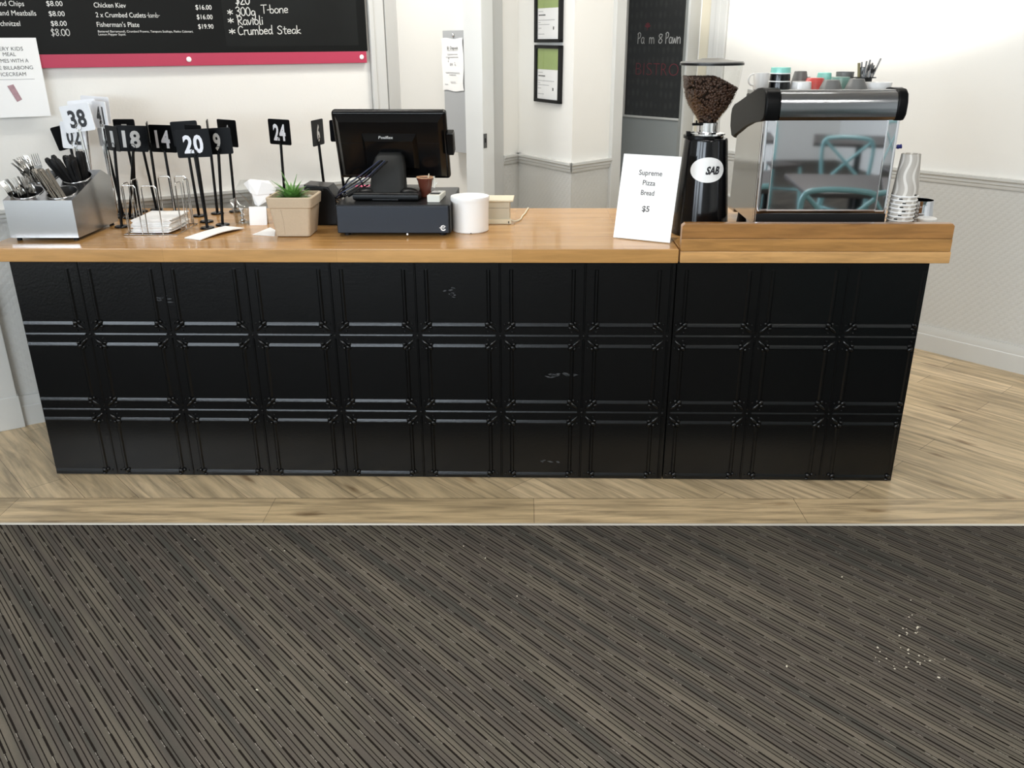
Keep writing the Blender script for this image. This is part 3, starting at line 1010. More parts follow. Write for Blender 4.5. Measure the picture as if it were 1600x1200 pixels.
ZC = 0.866
zrows = [ZA, ZA - S, ZA - 2 * S]
c1 = root('service_counter', (-0.70, 0.30, 0), 0, 'long black pressed tin counter base under the bamboo top holding the till', 'counter')
mb = MB()
mb.X = Matrix.Translation((0.70, -0.30, 0))
tin_panel(mb, -1.8948, 0.499, [X0 + S * k for k in range(-6, 4)], zrows, ZC)
mb.build('tin_facing', M['black_tin'], c1, smooth=50)
mb = MB()
mb.X = Matrix.Translation((0.70, -0.30, 0))
mb.prism([(-1.885, 0.012), (0.499, 0.012), (0.499, 0.60), (-1.885, 0.60)], 0.0, ZC)
mb.build('carcass', M['black_plinth'], c1, smooth=None)
rr = random.Random(3)
for (cx, cz, sx, sz, n) in ((0.085, 0.435, 0.075, 0.008, 16), (-1.36, 0.73, 0.03, 0.02, 9), (-0.30, 0.75, 0.03, 0.025, 10), (0.05, 0.075, 0.05, 0.006, 6)):
    mb = MB()
    for k in range(n):
        a, b = rr.gauss(0, 0.45) * sx, rr.gauss(0, 0.45) * sz
        t = rr.uniform(-0.4, 0.4)
        l_, h_ = rr.uniform(0.004, 0.016), rr.uniform(0.0015, 0.004)
        mb.X = Matrix.Translation((0.70 + cx + a, -0.30 - 0.00645, cz + b)) @ Matrix.Rotation(t, 4, 'Y')
        mb.quad((-l_, 0, 0), (0, 0, -h_), (l_, 0, 0), (0, 0, h_))
    tag(mb.build('smear_mark', M['smear'], c1, smooth=None), 'grey wiped smear on the black tin')

c2 = root('service_counter', (0.95, 0.30, 0), 0, 'shorter black pressed tin counter base carrying the coffee machine', 'counter')
mb = MB()
mb.X = Matrix.Translation((-0.95, -0.30, 0))
tin_panel(mb, 0.504, 1.3841, [X0 + 0.0133 + S * k for k in range(2, 6)], zrows, ZC)
mb.build('tin_facing', M['black_tin'], c2, smooth=50)
mb = MB()
mb.X = Matrix.Translation((-0.95, -0.30, 0))
mb.box(0.504, 1.375, 0.012, 0.66, 0, ZC)
mb.build('carcass', M['black_plinth'], c2, smooth=None)

wt = root('bamboo_worktop', (-0.7, 0.36, ZC), 0, 'long glossy bamboo worktop under the till, plant and number stands', 'worktop')
mb = MB()
mb.X = Matrix.Translation((0.7, -0.36, -ZC))
mb.prism([(-1.972, -0.03), (0.501, -0.03), (0.492, 0.765), (-1.78, 0.765), (-1.972, 0.640)], ZC + 0.0005, ZT, bev=0.004)
mb.build('worktop_slab', M['bamboo'], wt)
wt2 = root('bamboo_worktop', (0.95, 0.36, ZC), 0, 'shorter bamboo worktop with a raised front board, under the coffee machine', 'worktop')
mb = MB()
mb.X = Matrix.Translation((-0.95, -0.36, -ZC))
mb.prism([(0.506, 0.0), (1.425, 0.0), (1.505, 0.17), (1.505, 0.765), (0.497, 0.765)], ZC + 0.0005, ZT, bev=0.003)
mb.build('worktop_slab', M['bamboo'], wt2)
mb = MB()
mb.X = Matrix.Translation((-0.95, -0.36, -ZC))
mb.box(0.507, 1.4405, -0.031, -0.001, ZC + 0.0015, 0.9095, 0.004)
rfb = mb.build('raised_front_board', M['bamboo_low'], wt2)
tag(rfb, 'amber three-strip bamboo board standing along the front edge')
mb = MB()
mb.X = Matrix.Translation((-0.95, -0.36, -ZC))
mb.box(0.507, 1.4355, -0.034, -0.001, 0.9100, 0.9545, 0.003)
mb.build('strip', M['bamboo_mid'], rfb)
mb = MB()
mb.X = Matrix.Translation((-0.95, -0.36, -ZC))
mb.prism([(0.507, 0.9550), (1.4345, 0.9550), (1.4345, 0.999), (1.427, 1.007), (0.517, 1.007), (0.507, 0.998)], -0.034, -0.001, axis='y', bev=0.003)
mb.build('strip', M['bamboo_dark'], rfb)

# ================================================================== THINGS ON THE LEFT WALL
board = root('menu_board', W1A + Vector((0, 0, 1.50)), angle(W1D), 'black menu board with white printed prices, chalked specials and a raspberry strip along the bottom', 'menu board')
Z0 = 1.50
MB().box(-0.55, 1.696, -0.020, -0.004, 0.052, 1.05).build('board_panel', M['chalkboard'], board)
MB().box(-0.55, 1.690, -0.020, -0.003, 0.0, 0.052, 0.002).build('bottom_strip', M['pink'], board)
MB().box(-0.5, 1.65, -0.004, 0.0, 0.2, 0.9).build('mounting_batten', M['chalkboard'], board)
mb = MB().box(1.035, 1.652, -0.0206, -0.020, 0.078, 1.0)
mb.build('chalk_area', M['chalk_area'], board, smooth=None)
for s in (0.07, 0.868, 1.664):
    MB().ell((s, -0.021, 0.026), 0.011, 0.004, 0.011, None, 14, 8).build('screw_cap', M['paper'], board)
yy = -0.0206
for part, rows in (('menu_item_lettering', (('and Chips', 0.181, 0.274, 1.729), ('and Meatballs', 0.183, 0.310, 1.695), ('Schnitzel', 0.168, 0.247, 1.657))),
                   ('price_lettering', (('$8.00', 0.353, 0.411, 1.731), ('$8.00', 0.355, 0.412, 1.694), ('$8.00', 0.356, 0.413, 1.658))),
                   ('menu_item_lettering', (('Chicken Kiev', 0.525, 0.646, 1.728), ('2 x Crumbed Cutlets', 0.526, 0.718, 1.6915), ("Fisherman's Plate", 0.524, 0.687, 1.655))),
                   ('price_lettering', (('$16.00', 0.924, 0.991, 1.725), ('$16.00', 0.924, 0.990, 1.687), ('$19.90', 0.925, 0.989, 1.649)))):
    mb = MB()
    for body, a, b, z in rows:
        put_text(mb, body, a, b, z - Z0, 0.0195, yy)
    mb.build(part, M['menu_white'], board, smooth=None)
mb = MB()
put_text(mb, 'Battered Barramundi, Crumbed Prawns, Tempura Scallops, Panko Calamari,', 0.524, 0.901, 1.634 - Z0, 0.0085, yy)
put_text(mb, 'Lemon Pepper Squid.', 0.524, 0.629, 1.6225 - Z0, 0.0085, yy)
mb.build('small_print_lettering', M['menu_white'], board, smooth=None)
mb = MB()
handwrite(mb, '$8.00', 0.350, 0.420, 1.621 - Z0, 0.026, yy, 0.0028)
mb.build('chalked_price', M['chalk'], board, smooth=None)
mb = MB()
handwrite(mb, '-lamb-', 0.722, 0.774, 1.6925 - Z0, 0.018, yy, 0.0018)
mb.build('chalked_note', M['chalk'], board, smooth=None)
mb = MB()
yy2 = -0.0212
handwrite(mb, '*', 1.056, 1.082, 1.701 - Z0, 0.034, yy2, 0.0038)
handwrite(mb, '300g', 1.092, 1.180, 1.702 - Z0, 0.036, yy2, 0.0038)
handwrite(mb, 'T-bone', 1.205, 1.328, 1.713 - Z0, 0.034, yy2, 0.0034, 0.004)
handwrite(mb, '*', 1.054, 1.082, 1.668 - Z0, 0.032, yy2, 0.0038)
handwrite(mb, 'Ravioli', 1.094, 1.210, 1.665 - Z0, 0.036, yy2, 0.0038, 0.003)
handwrite(mb, '*', 1.054, 1.084, 1.624 - Z0, 0.032, yy2, 0.0042)
handwrite(mb, 'Crumbed', 1.092, 1.248, 1.624 - Z0, 0.036, yy2, 0.0038, 0.005)
handwrite(mb, 'Steak', 1.268, 1.378, 1.628 - Z0, 0.033, yy2, 0.0036, 0.003)
handwrite(mb, '$20', 1.095, 1.160, 1.748 - Z0, 0.036, yy2, 0.0042)
mb.build('chalked_specials', M['chalk'], board, smooth=None)

notice = root('paper_notice', W1A + W1D * 0.187 + Vector((0, 0, 1.317)), angle(W1D), 'white paper notice about a kids meal icecream, taped over the menu board corner', 'notice')
mb = MB().box(-0.105, 0.105, -0.0285, -0.0275, 0.0, 0.297)
mb.build('sheet', M['paper'], notice, smooth=None)
mb = MB()
for body, a, b, z in (('EVERY KIDS', -0.053, 0.052, 0.250), ('MEAL', -0.022, 0.023, 0.230), ('COMES WITH A', -0.062, 0.063, 0.206), ('FREE BILLABONG', -0.075, 0.074, 0.180), ('ICECREAM', -0.043, 0.045, 0.156)):
    put_text(mb, body, a, b, z, 0.0145, -0.029)
mb.box(-0.07, 0.072, -0.029, -0.0287, 0.1425, 0.1435)
mb.build('lettering', M['ink_grey'], notice, smooth=None)
mb = MB().prism([(-0.030, 0.119), (-0.007, 0.125), (0.013, 0.067), (-0.006, 0.058)], -0.0292, -0.0286, axis='y')
mb.build('printed_picture', M['mauve'], notice, smooth=None)

# ================================================================== HALLWAY BOX, CERTIFICATES
nI = Vector((-0.7071, -0.7071, 0))
bx = root('wall_locker', IA + ID * 1.395 + Vector((0, 0, 0.93)), angle(ID), 'tall narrow grey metal box fixed to the hallway wall beyond the opening', 'box')
MB().box(0.0, 0.215, -0.10, -0.001, 0.0, 0.728, 0.004).build('box_body', M['box_grey'], bx)
MB().ell((0.105, -0.103, 0.70), 0.011, 0.008, 0.011, None, 12, 8).build('lock', M['chrome'], bx)
pp = root('paper_notice', IA + ID * 1.395 + Vector((0, 0, 1.306)), angle(ID), 'crinkled white sheet of instructions taped on the tall grey box', 'notice')
mb = MB()
nx, nz = 8, 14
gv = []
for j in range(nz + 1):
    row = []
    for i in range(nx + 1):
        u, v = i / nx, j / nz
        edge = 0.004 * math.sin(9 * v + 3 * u) if i in (0, nx) else 0.0
        row.append(mb._v((-0.005 + 0.205 * u + edge, -0.1035 - 0.0022 * math.sin(7 * u + 5 * v) * math.sin(11 * v) - 0.0015, 0.306 * v + (0.004 * math.sin(8 * u) if j in (0, nz) else 0))))
    gv.append(row)
for j in range(nz):
    for i in range(nx):
        mb._f([gv[j][i], gv[j][i + 1], gv[j + 1][i + 1], gv[j + 1][i]])
mb.build('sheet', M['paper'], pp, smooth=60)
mb = MB()
put_text(mb, '$1 Deposit', 0.05, 0.155, 0.243, 0.018, -0.108, 0.01)
mb.box(0.05, 0.155, -0.108, -0.1078, 0.236, 0.2375)
mb.build('lettering', M['ink_grey'], pp, smooth=None)
mb = MB()
for a, b, z in ((0.05, 0.15, 0.212), (0.035, 0.155, 0.196), (0.03, 0.165, 0.105), (0.065, 0.13, 0.093), (0.075, 0.125, 0.05), (0.02, 0.05, 0.035)):
    mb.box(a, b, -0.108, -0.1078, z, z + 0.004)
for a, z, s in ((0.055, 0.17, 0.004), (0.058, 0.185, 0.005), (0.075, 0.148, 0.007), (0.09, 0.150, 0.006), (0.12, 0.150, 0.004), (0.118, 0.163, 0.003)):
    mb.box(a, a + s * 1.5, -0.108, -0.1078, z, z + s * 2.2)
mb.build('printed_lines', M['ink_pale'], pp, smooth=None)
kr = root('key_strap', IA + ID * 1.58 + Vector((0, -0.0, 0.93)), angle(ID), 'black strap with a metal ring hanging under the grey hallway box', 'strap')
mb = MB().box(0.005, 0.030, -0.062, -0.055, -0.13, 0.002, 0.002)
mb.build('strap', M['black_matte'], kr)
mb = MB().tube([(0.018 + 0.017 * math.cos(a), -0.058, -0.145 + 0.022 * math.sin(a)) for a in [2 * PI * k / 20 for k in range(20)]], 0.0022, 6, True)
mb.build('ring', M['chrome_wire'], kr)
mb = MB().box(-0.222, -0.192, -0.033, -0.030, 1.02, 1.10, 0.001)
st = root('strike_plate', W2A, angle(W2D), 'small dark metal strike plate on the grey door jamb beside the hallway', 'strike plate')
mb.build('plate', M['steel_dark'], st)
MB().box(-0.213, -0.203, -0.0345, -0.033, 1.05, 1.075).build('latch_hole', M['black_matte'], st)

for k, (z0, z1, lab, tl) in enumerate(((1.268, 1.574, 'black framed certificate with a green header, lower of the two on the wall', 0.012), (1.586, 1.892, 'black framed certificate hung above the matching one, its top out of view', 0.0))):
    fr = root('framed_certificate', W3A + W3D * 0.20 + Vector((0, 0, z0)), 0, lab, 'picture frame', rot=(0, tl, angle(W3D)))
    h = z1 - z0
    W = 0.262
    mb = MB()
    mb.box(0, 0.022, -0.022, -0.001, 0, h, 0.002)
    mb.box(W - 0.022, W, -0.022, -0.001, 0, h, 0.002)
    mb.box(0.0, W, -0.022, -0.001, 0, 0.018, 0.002)
    mb.box(0.0, W, -0.022, -0.001, h - 0.018, h, 0.002)
    mb.build('frame', M['black_satin'], fr)
    MB().box(0.02, W - 0.02, -0.010, -0.002, 0.015, h - 0.015).build('sheet', M['paper'], fr, smooth=None)
    MB().box(0.022, W - 0.022, -0.0108, -0.010, h * 0.58, h - 0.018).build('printed_header', M['green'], fr, smooth=None)
    mb = MB()
    for a, b, z in ((0.03, 0.075, 0.52), (0.03, 0.19, 0.375), (0.03, 0.05, 0.335), (0.03, 0.14, 0.30), (0.03, 0.06, 0.24), (0.03, 0.09, 0.14)):
        mb.box(a, b, -0.0108, -0.010, h * z, h * z + 0.003)
    mb.build('printed_lines', M['ink_pale'], fr, smooth=None)
    mb = MB()
    mb.box(0.032, 0.10, -0.0109, -0.010, h * 0.455, h * 0.455 + 0.006)
    mb.box(0.175, 0.186, -0.0109, -0.010, h * 0.215, h * 0.215 + 0.016)
    mb.build('printed_mark', M['ink_grey'], fr, smooth=None)
    MB().quad((0.02, -0.0145, 0.016), (W - 0.02, -0.0145, 0.016), (W - 0.02, -0.0145, h - 0.016), (0.02, -0.0145, h - 0.016)).build('glass_pane', M['frame_glass'], fr, smooth=None)

# ================================================================== TABLE NUMBER STANDS
R_BASE = 0.027


def stand(num, bxy, cx, zlo, zhi, w_, yaw, style, label, roll=0.0, dy=0.0, ncol=None, group='table number stands'):
    white = style == 'white'
    r = root('table_number_stand', (bxy[0], bxy[1], ZT), 0, label, 'number stand', group)
    pm = M['chrome'] if white else M['black_plastic']
    MB().lathe([(0, 0), (R_BASE, 0), (R_BASE, 0.004), (R_BASE - 0.003, 0.0065), (0.006, 0.0075), (0, 0.0075)], (0, 0, 0), 28).build('base_disc', M['black_plastic'], r)
    dx = cx - bxy[0]
    zl, zh = zlo - ZT, zhi - ZT
    MB().tube([(0, 0, 0.006), (dx * 0.5, 0.0, (zl + 0.012) * 0.5), (dx, 0, zl + 0.006)], 0.0060 if white else 0.0057, 10).build('pole', pm, r)
    ring_z = zl + 0.018
    card = MB()
    h = zh - zl
    card.X = Matrix.Translation((dx, dy, zl + h / 2)) @ Matrix.Rotation(yaw, 4, 'Z') @ Matrix.Rotation(-roll, 4, 'Y')
    rad = 0.006
    pts = []
    for sx, sz, a0 in ((1, 1, 0), (-1, 1, PI / 2), (-1, -1, PI), (1, -1, 1.5 * PI)):
        for k in range(4):
            a = a0 + k * PI / 6
            pts.append((sx * (w_ / 2 - rad) + rad * math.cos(a), sz * (h / 2 - rad) + rad * math.sin(a)))
    X = card.X.copy()
    card.prism(pts, -0.0016, 0.0016, axis='y')
    c = card.build('number_card', M['card_white'] if style == 'white' else (M['card_grey'] if style == 'grey' else M['card_black']), r, smooth=30)
    if num:
        nb = MB()
        nb.X = X
        nh = h * 0.63
        nw = w_ * (0.57 if len(num) == 2 else 0.24)
        put_text(nb, num, -nw / 2, nw / 2, -nh * 0.5, nh, -0.0022, bold=0.035, spacing=1.08)
        nb.build('numeral', ncol or (M['num_black'] if white else M['num_white']), c, smooth=None)
    rg = MB()
    rg.X = Matrix.Translation((dx, dy, 0)) @ Matrix.Rotation(yaw, 4, 'Z')
    rg.tube([(0.012 * math.cos(a), -0.0035, ring_z + 0.012 * math.sin(a)) for a in [2 * PI * k / 18 for k in range(18)]], 0.0011, 6, True)
    rg.build('clip_ring', M['chrome_wire'] if white else M['black_plastic'], r)
    return r


SW, SB = 'white', 'black'
D = math.radians
stand('38', (-1.775, 0.470), -1.796, 1.269, 1.371, 0.125, D(-4), SW, 'white number 38 on a chrome pole, tilted card in front of the other white numbers', D(7))
stand('41', (-1.738, 0.535), -1.734, 1.276, 1.379, 0.105, D(-38), SW, 'white number 41 on a chrome pole, card turned almost edge-on beside number 38')
stand('72', (-1.860, 0.600), -1.833, 1.282, 1.381, 0.112, D(2), SW, 'white number 72 on a chrome pole, mostly hidden behind number 38', D(5))
stand('39', (-1.800, 0.665), -1.813, 1.287, 1.391, 0.125, D(-8), SW, 'tallest white number card, its numeral hidden behind numbers 38 and 41', D(-3))
stand('02', (-1.853, 0.530), -1.856, 1.197, 1.301, 0.102, D(-4), SW, 'white number 02 standing lower than 38, just above the knife handles', D(-3))
stand('', (-1.915, 0.620), -1.925, 1.190, 1.285, 0.11, D(35), SB, 'blank black card leaning out behind white number 02', D(12))
stand('4', (-1.745, 0.602), -1.765, 1.198, 1.270, 0.075, D(-28), 'grey', 'small grey card with a 4 hanging below numbers 38 and 41', ncol=M['num_black'])
stand('1', (-1.632, 0.342), -1.608, 1.210, 1.302, 0.10, D(-40), SB, 'black number 1 stand turned sideways beside the steel cutlery box', ncol=M['num_grey'])
stand('18', (-1.682, 0.527), -1.621, 1.186, 1.287, 0.126, D(2), SB, 'black number 18 stand, silver numeral facing the front', D(-2), ncol=M['num_grey'])
stand('1', (-1.696, 0.671), -1.709, 1.200, 1.300, 0.09, D(0), SB, 'black number stand whose card pokes up behind number 18', ncol=M['num_grey'])
stand('', (-1.684, 0.590), -1.651, 1.185, 1.275, 0.095, D(15), SB, 'blank black number stand hidden in the bunch behind number 18')
stand('', (-1.648, 0.715), -1.666, 1.171, 1.270, 0.080, D(-10), SB, 'rearmost black number stand of the bunch behind number 18')
stand('', (-1.606, 0.648), -1.603, 1.202, 1.290, 0.11, D(-69), SB, 'black number stand turned fully edge-on between numbers 18 and 14')
stand('14', (-1.543, 0.656), -1.549, 1.168, 1.278, 0.128, D(-18), SB, 'black number 14 stand with white numeral, card turned at an angle')
stand('', (-1.408, 0.570), -1.417, 1.203, 1.300, 0.107, D(3), SB, 'blank black number stand directly behind number 20', D(3))
stand('20', (-1.282, 0.318), -1.292, 1.188, 1.290, 0.130, D(3), SB, 'black number 20 stand with bold white numeral at the front', D(2))
stand('', (-1.331, 0.446), -1.335, 1.197, 1.296, 0.085, D(-25), SB, 'black number stand tucked right behind number 20, card top showing')
stand('9', (-1.243, 0.381), -1.223, 1.192, 1.290, 0.112, D(3), SB, 'black number 9 stand with silver numeral next to number 20', D(2), ncol=M['num_grey'])
stand('', (-1.350, 0.627), -1.343, 1.197, 1.300, 0.10, D(-73), SB, 'black number stand turned edge-on behind number 9')
stand('4', (-1.287, 0.672), -1.280, 1.189, 1.297, 0.120, D(-34), SB, 'black number 4 stand partly covered by number 9, card turned away', ncol=M['num_grey'])
stand('24', (-1.073, 0.687), -1.066, 1.195, 1.297, 0.122, D(-30), SB, 'black number 24 stand alone behind the potted succulent')
stand('6', (-0.895, 0.687), -0.906, 1.192, 1.295, 0.118, D(81), SB, 'black number 6 stand turned nearly edge-on between number 24 and the till', ncol=M['num_grey'])
stand('', (-0.790, 0.612), -0.812, 1.215, 1.300, 0.05, D(20), SB, 'black number stand half hidden behind the till screen')

# ================================================================== CUTLERY BOX
CX0, CX1, CY0, CY1 = -1.925, -1.672, 0.083, 0.405
YP, ZF, ZP = 0.335, 1.066, 1.140      # front edge height, ridge
BZ = ZT + 0.013
cb = root('cutlery_dispenser', (-1.80, 0.245, ZT), 0, 'brushed steel countertop cutlery box with a sloping top and four round wells', 'cutlery holder')
OFF = Matrix.Translation((1.80, -0.245, -ZT))
mb = MB()
mb.X = OFF
prof = [(CY0, BZ), (CY1, BZ), (CY1, ZP - 0.035), (YP, ZP), (CY0, ZF)]
for xx in (CX0, CX1):
    mb._f([mb._v((xx, p[0], p[1])) for p in prof])
for i in (0, 1, 2, 4):
    p, q = prof[i], prof[(i + 1) % 5]
    mb.quad((CX0, p[0], p[1]), (CX1, p[0], p[1]), (CX1, q[0], q[1]), (CX0, q[0], q[1]))


def ztop(y):
    return ZF + (ZP - ZF) * (y - CY0) / (YP - CY0)


wells = []
for i in range(2):
    for j in range(2):
        x0, x1 = CX0 + (CX1 - CX0) * i / 2, CX0 + (CX1 - CX0) * (i + 1) / 2
        y0, y1 = CY0 + (YP - CY0) * j / 2, CY0 + (YP - CY0) * (j + 1) / 2
        cx, cy = (x0 + x1) / 2, (y0 + y1) / 2
        r_ = 0.052
        wells.append((cx, cy, r_))
        inner, outer = [], []
        for k in range(32):
            a = 2 * PI * k / 32
            dx, dy = math.cos(a), math.sin(a)
            inner.append(mb._v((cx + r_ * dx, cy + r_ * dy, ztop(cy + r_ * dy))))
            t = min((x1 - cx) / abs(dx) if abs(dx) > 1e-6 else 9, (y1 - cy) / abs(dy) if abs(dy) > 1e-6 else 9)
            outer.append(mb._v((cx + t * dx, cy + t * dy, ztop(cy + t * dy))))
        for k in range(32):
            mb._f([inner[k], inner[(k + 1) % 32], outer[(k + 1) % 32], outer[k]])
bmesh.ops.remove_doubles(mb.bm, verts=mb.bm.verts[:], dist=1e-5)
mb.build('box_shell', M['steel'], cb, smooth=20)
for cx, cy, r_ in wells:
    mb = MB()
    mb.X = OFF
    a, b = [], []
    for k in range(32):
        t = 2 * PI * k / 32
        x, y = cx + r_ * math.cos(t), cy + r_ * math.sin(t)
        a.append(mb._v((x, y, ztop(y) - 0.0005)))
        b.append(mb._v((cx + (r_ - 0.004) * math.cos(t), cy + (r_ - 0.004) * math.sin(t), BZ + 0.012)))
    for k in range(32):
        mb._f([a[k], a[(k + 1) % 32], b[(k + 1) % 32], b[k]])
    mb._f(b)
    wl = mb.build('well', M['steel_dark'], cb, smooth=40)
    mb = MB()
    mb.X = OFF
    mb.tube([(cx + r_ * math.cos(2 * PI * k / 32), cy + r_ * math.sin(2 * PI * k / 32), ztop(cy + r_ * math.sin(2 * PI * k / 32)) + 0.0008) for k in range(32)], 0.0018, 6, True)
    mb.build('rim', M['steel'], wl)
for x in (CX0 + 0.02, CX1 - 0.02):
    for y in (CY0 + 0.02, CY1 - 0.02):
        mb = MB()
        mb.X = OFF
        mb.cyl((x, y, ZT), 0.009, BZ - ZT + 0.001, 14)
        mb.build('foot', M['black_matte'], cb)


def flat_shape(mb, outline, thick, bend=None):
    """thin shape from half-width outline [(z, halfwidth, y)]"""
    rows = []
    for z, hw, y in outline:
        rows.append([mb._v((-hw, y, z)), mb._v((hw, y, z)), mb._v((hw, y + thick, z)), mb._v((-hw, y + thick, z))])
    for a, b in zip(rows[:-1], rows[1:]):
        for k in range(4):
            mb._f([a[k], a[(k + 1) % 4], b[(k + 1) % 4], b[k]])
    mb._f(rows[0][::-1])
    mb._f(rows[-1])


def make_fork():
    mb = MB()
    flat_shape(mb, [(0.0, 0.009, 0), (0.02, 0.009, 0), (0.07, 0.006, 0), (0.115, 0.0035, 0.001), (0.13, 0.0045, 0.003), (0.142, 0.012, 0.006), (0.152, 0.0125, 0.007)], 0.002)
    for k in range(4):
        x = -0.0105 + 0.007 * k
        mb.tube([(x, 0.008, 0.151), (x, 0.009, 0.17), (x, 0.005, 0.195)], 0.0016, 5, taper=[1, 0.9, 0.5])
    return mb.build('fork', M['cutlery'], smooth=30)


def make_spoon():
    mb = MB()
    flat_shape(mb, [(0.0, 0.009, 0), (0.02, 0.009, 0), (0.07, 0.006, 0), (0.12, 0.0035, 0.001), (0.135, 0.004, 0.003)], 0.002)
    mb.ell((0, 0.004, 0.160), 0.019, 0.005, 0.029, None, 14, 8)
    return mb.build('spoon', M['cutlery'], smooth=40)


def make_table_knife():
    mb = MB()
    flat_shape(mb, [(0.0, 0.0055, 0), (0.08, 0.0055, 0), (0.10, 0.0055, 0), (0.112, 0.0055, 0), (0.20, 0.0075, 0), (0.208, 0.005, 0)], 0.0045)
    return mb.build('steel_handle_knife', M['cutlery_dull'], smooth=30)


def make_steak_knife():
    r_ = root('steak_knife', (0, 0, 0))
    mb = MB()
    mb.tube([(0, 0, 0.0), (0, 0, 0.02), (0.001, 0, 0.06), (0.003, 0, 0.095), (0.006, 0, 0.112), (0.0075, 0, 0.120)], 0.0105, 10, taper=[0.75, 0.85, 1.0, 1.05, 1.0, 0.6])
    mb.build('handle', M['black_matte'], r_)
    mb = MB()
    flat_shape(mb, [(-0.085, 0.002, -0.0006), (-0.05, 0.007, -0.0006), (0.004, 0.008, -0.0006)], 0.0012)
    mb.build('blade', M['cutlery'], r_)
    return r_


rc = random.Random(11)


def lay(o, well, top, lean, spin, length, group, label):
    """stand a utensil in a well: its upper end at the given tip, leaning in direction lean"""
    cx, cy, r_ = well
    tip = Vector(top)
    d = Vector(lean).normalized()
    o.rotation_mode = 'QUATERNION'
    q = d.to_track_quat('Z', 'Y') @ Quaternion((0, 0, 1), spin)
    o.rotation_quaternion = q
    o.location = tip - d * length
    tag(o, label, o.name.split('.')[0].replace('_', ' ').split()[-1], group)


fork0, spoon0, knife0, steak0 = make_fork(), make_spoon(), make_table_knife(), make_steak_knife()


def used(flagged=[set()]):
    return flagged[0]


def take(proto):
    s = used()
    if proto.name not in s:
        s.add(proto.name)
        return proto
    return copy_tree(proto)


wFL, wBL, wFR, wBR = wells[0], wells[1], wells[2], wells[3]
# forks spread in the front well, their tines fanning towards the wall
for k in range(12):
    a = rc.uniform(-1, 1)
    lean = Vector((-0.20 + 0.22 * a, 0.12 + rc.uniform(-0.2, 0.25), 0.80))
    base = Vector((wFL[0] + rc.uniform(-0.012, 0.016), wFL[1] + rc.uniform(-0.02, 0.02), ztop(wFL[1]) - 0.135))
    lay(take(fork0), wFL, base + lean.normalized() * 0.195, lean, rc.uniform(-0.6, 0.6), 0.195, 'forks and spoons in the front well of the cutlery box', 'steel fork lying low in the front well of the cutlery box')
for k in range(3):
    lean = Vector((0.10 + rc.uniform(-0.3, 0.35), -0.1 + rc.uniform(-0.25, 0.2), 0.9))
    base = Vector((wFL[0] + rc.uniform(-0.012, 0.016), wFL[1] + rc.uniform(-0.02, 0.02), ztop(wFL[1]) - 0.150))
    lay(take(spoon0), wFL, base + lean.normalized() * 0.189, lean, rc.uniform(-1.5, 1.5), 0.189, 'spoons in the front well of the cutlery box', 'steel spoon with its bowl up in the front well of the cutlery box')
for k in range(16):
    lean = Vector((-0.42 + rc.uniform(-0.22, 0.2), 0.05 + rc.uniform(-0.15, 0.2), 0.85))
    base = Vector((wBL[0] + rc.uniform(-0.012, 0.02), wBL[1] + rc.uniform(-0.02, 0.02), ztop(wBL[1]) - 0.105))
    lay(take(fork0), wBL, base + lean.normalized() * 0.195, lean, rc.uniform(-0.6, 0.6), 0.195, 'forks in the rear well of the cutlery box', 'steel fork bunched upright in the rear well beside the black knives')
for k in range(9):
    lean = Vector((-0.50 + rc.uniform(-0.04, 0.10), 0.08 + rc.uniform(-0.05, 0.05), 0.80))
    base = Vector((wFR[0] - 0.026 + 0.0072 * k, wFR[1] - 0.008 + rc.uniform(-0.008, 0.012), ztop(wFR[1]) - 0.068))
    o = take(knife0)
    lean2 = -lean
    lay(o, wFR, base, lean2, rc.uniform(-0.35, 0.35) + 0.2, 0.170, 'steel knife handles in the front well', 'flat steel knife handle leaning in the front well of the cutlery box')
for k in range(15):
    fx = (k % 5) / 4 - 0.5
    fy = (k // 5) / 2 - 0.5
    lean = Vector((-0.30 + 0.55 * fx + rc.uniform(-0.08, 0.08), -0.05 - 0.35 * fy * -1 + rc.uniform(-0.08, 0.08), 0.95))
    base = Vector((wBR[0] + 0.045 * fx, wBR[1] + 0.045 * fy, ztop(wBR[1]) - 0.035 + rc.uniform(-0.012, 0.012)))
    lay(take(steak0), wBR, base + lean.normalized() * 0.12, lean, rc.uniform(0, 6.28), 0.12, 'black handled steak knives in the cutlery box', 'black handled steak knife standing handle up in the rear well of the cutlery box')

# ================================================================== NAPKINS
nh = root('napkin_holder', (-1.45, 0.29, ZT), 0, 'chrome wire napkin holder of tall open loops', 'napkin holder')


def uloop(p, q, h):
    p, q = Vector(p), Vector(q)
    d = (q - p)
    rr_ = 0.010
    L = d.length
    e = d / L
    pts = [p, p + Vector((0, 0, (h - rr_) * 0.5)), p + Vector((0, 0, h - rr_))]
    pts += [p + e * (rr_ - rr_ * math.cos(a)) + Vector((0, 0, h - rr_ + rr_ * math.sin(a))) for a in (0.4, 0.8, 1.2, 1.57)]
    pts += [q - e * (rr_ - rr_ * math.cos(a)) + Vector((0, 0, h - rr_ + rr_ * math.sin(a))) for a in (1.57, 1.2, 0.8, 0.4)]
    pts += [q + Vector((0, 0, h - rr_)), q + Vector((0, 0, (h - rr_) * 0.5)), q]
    return pts


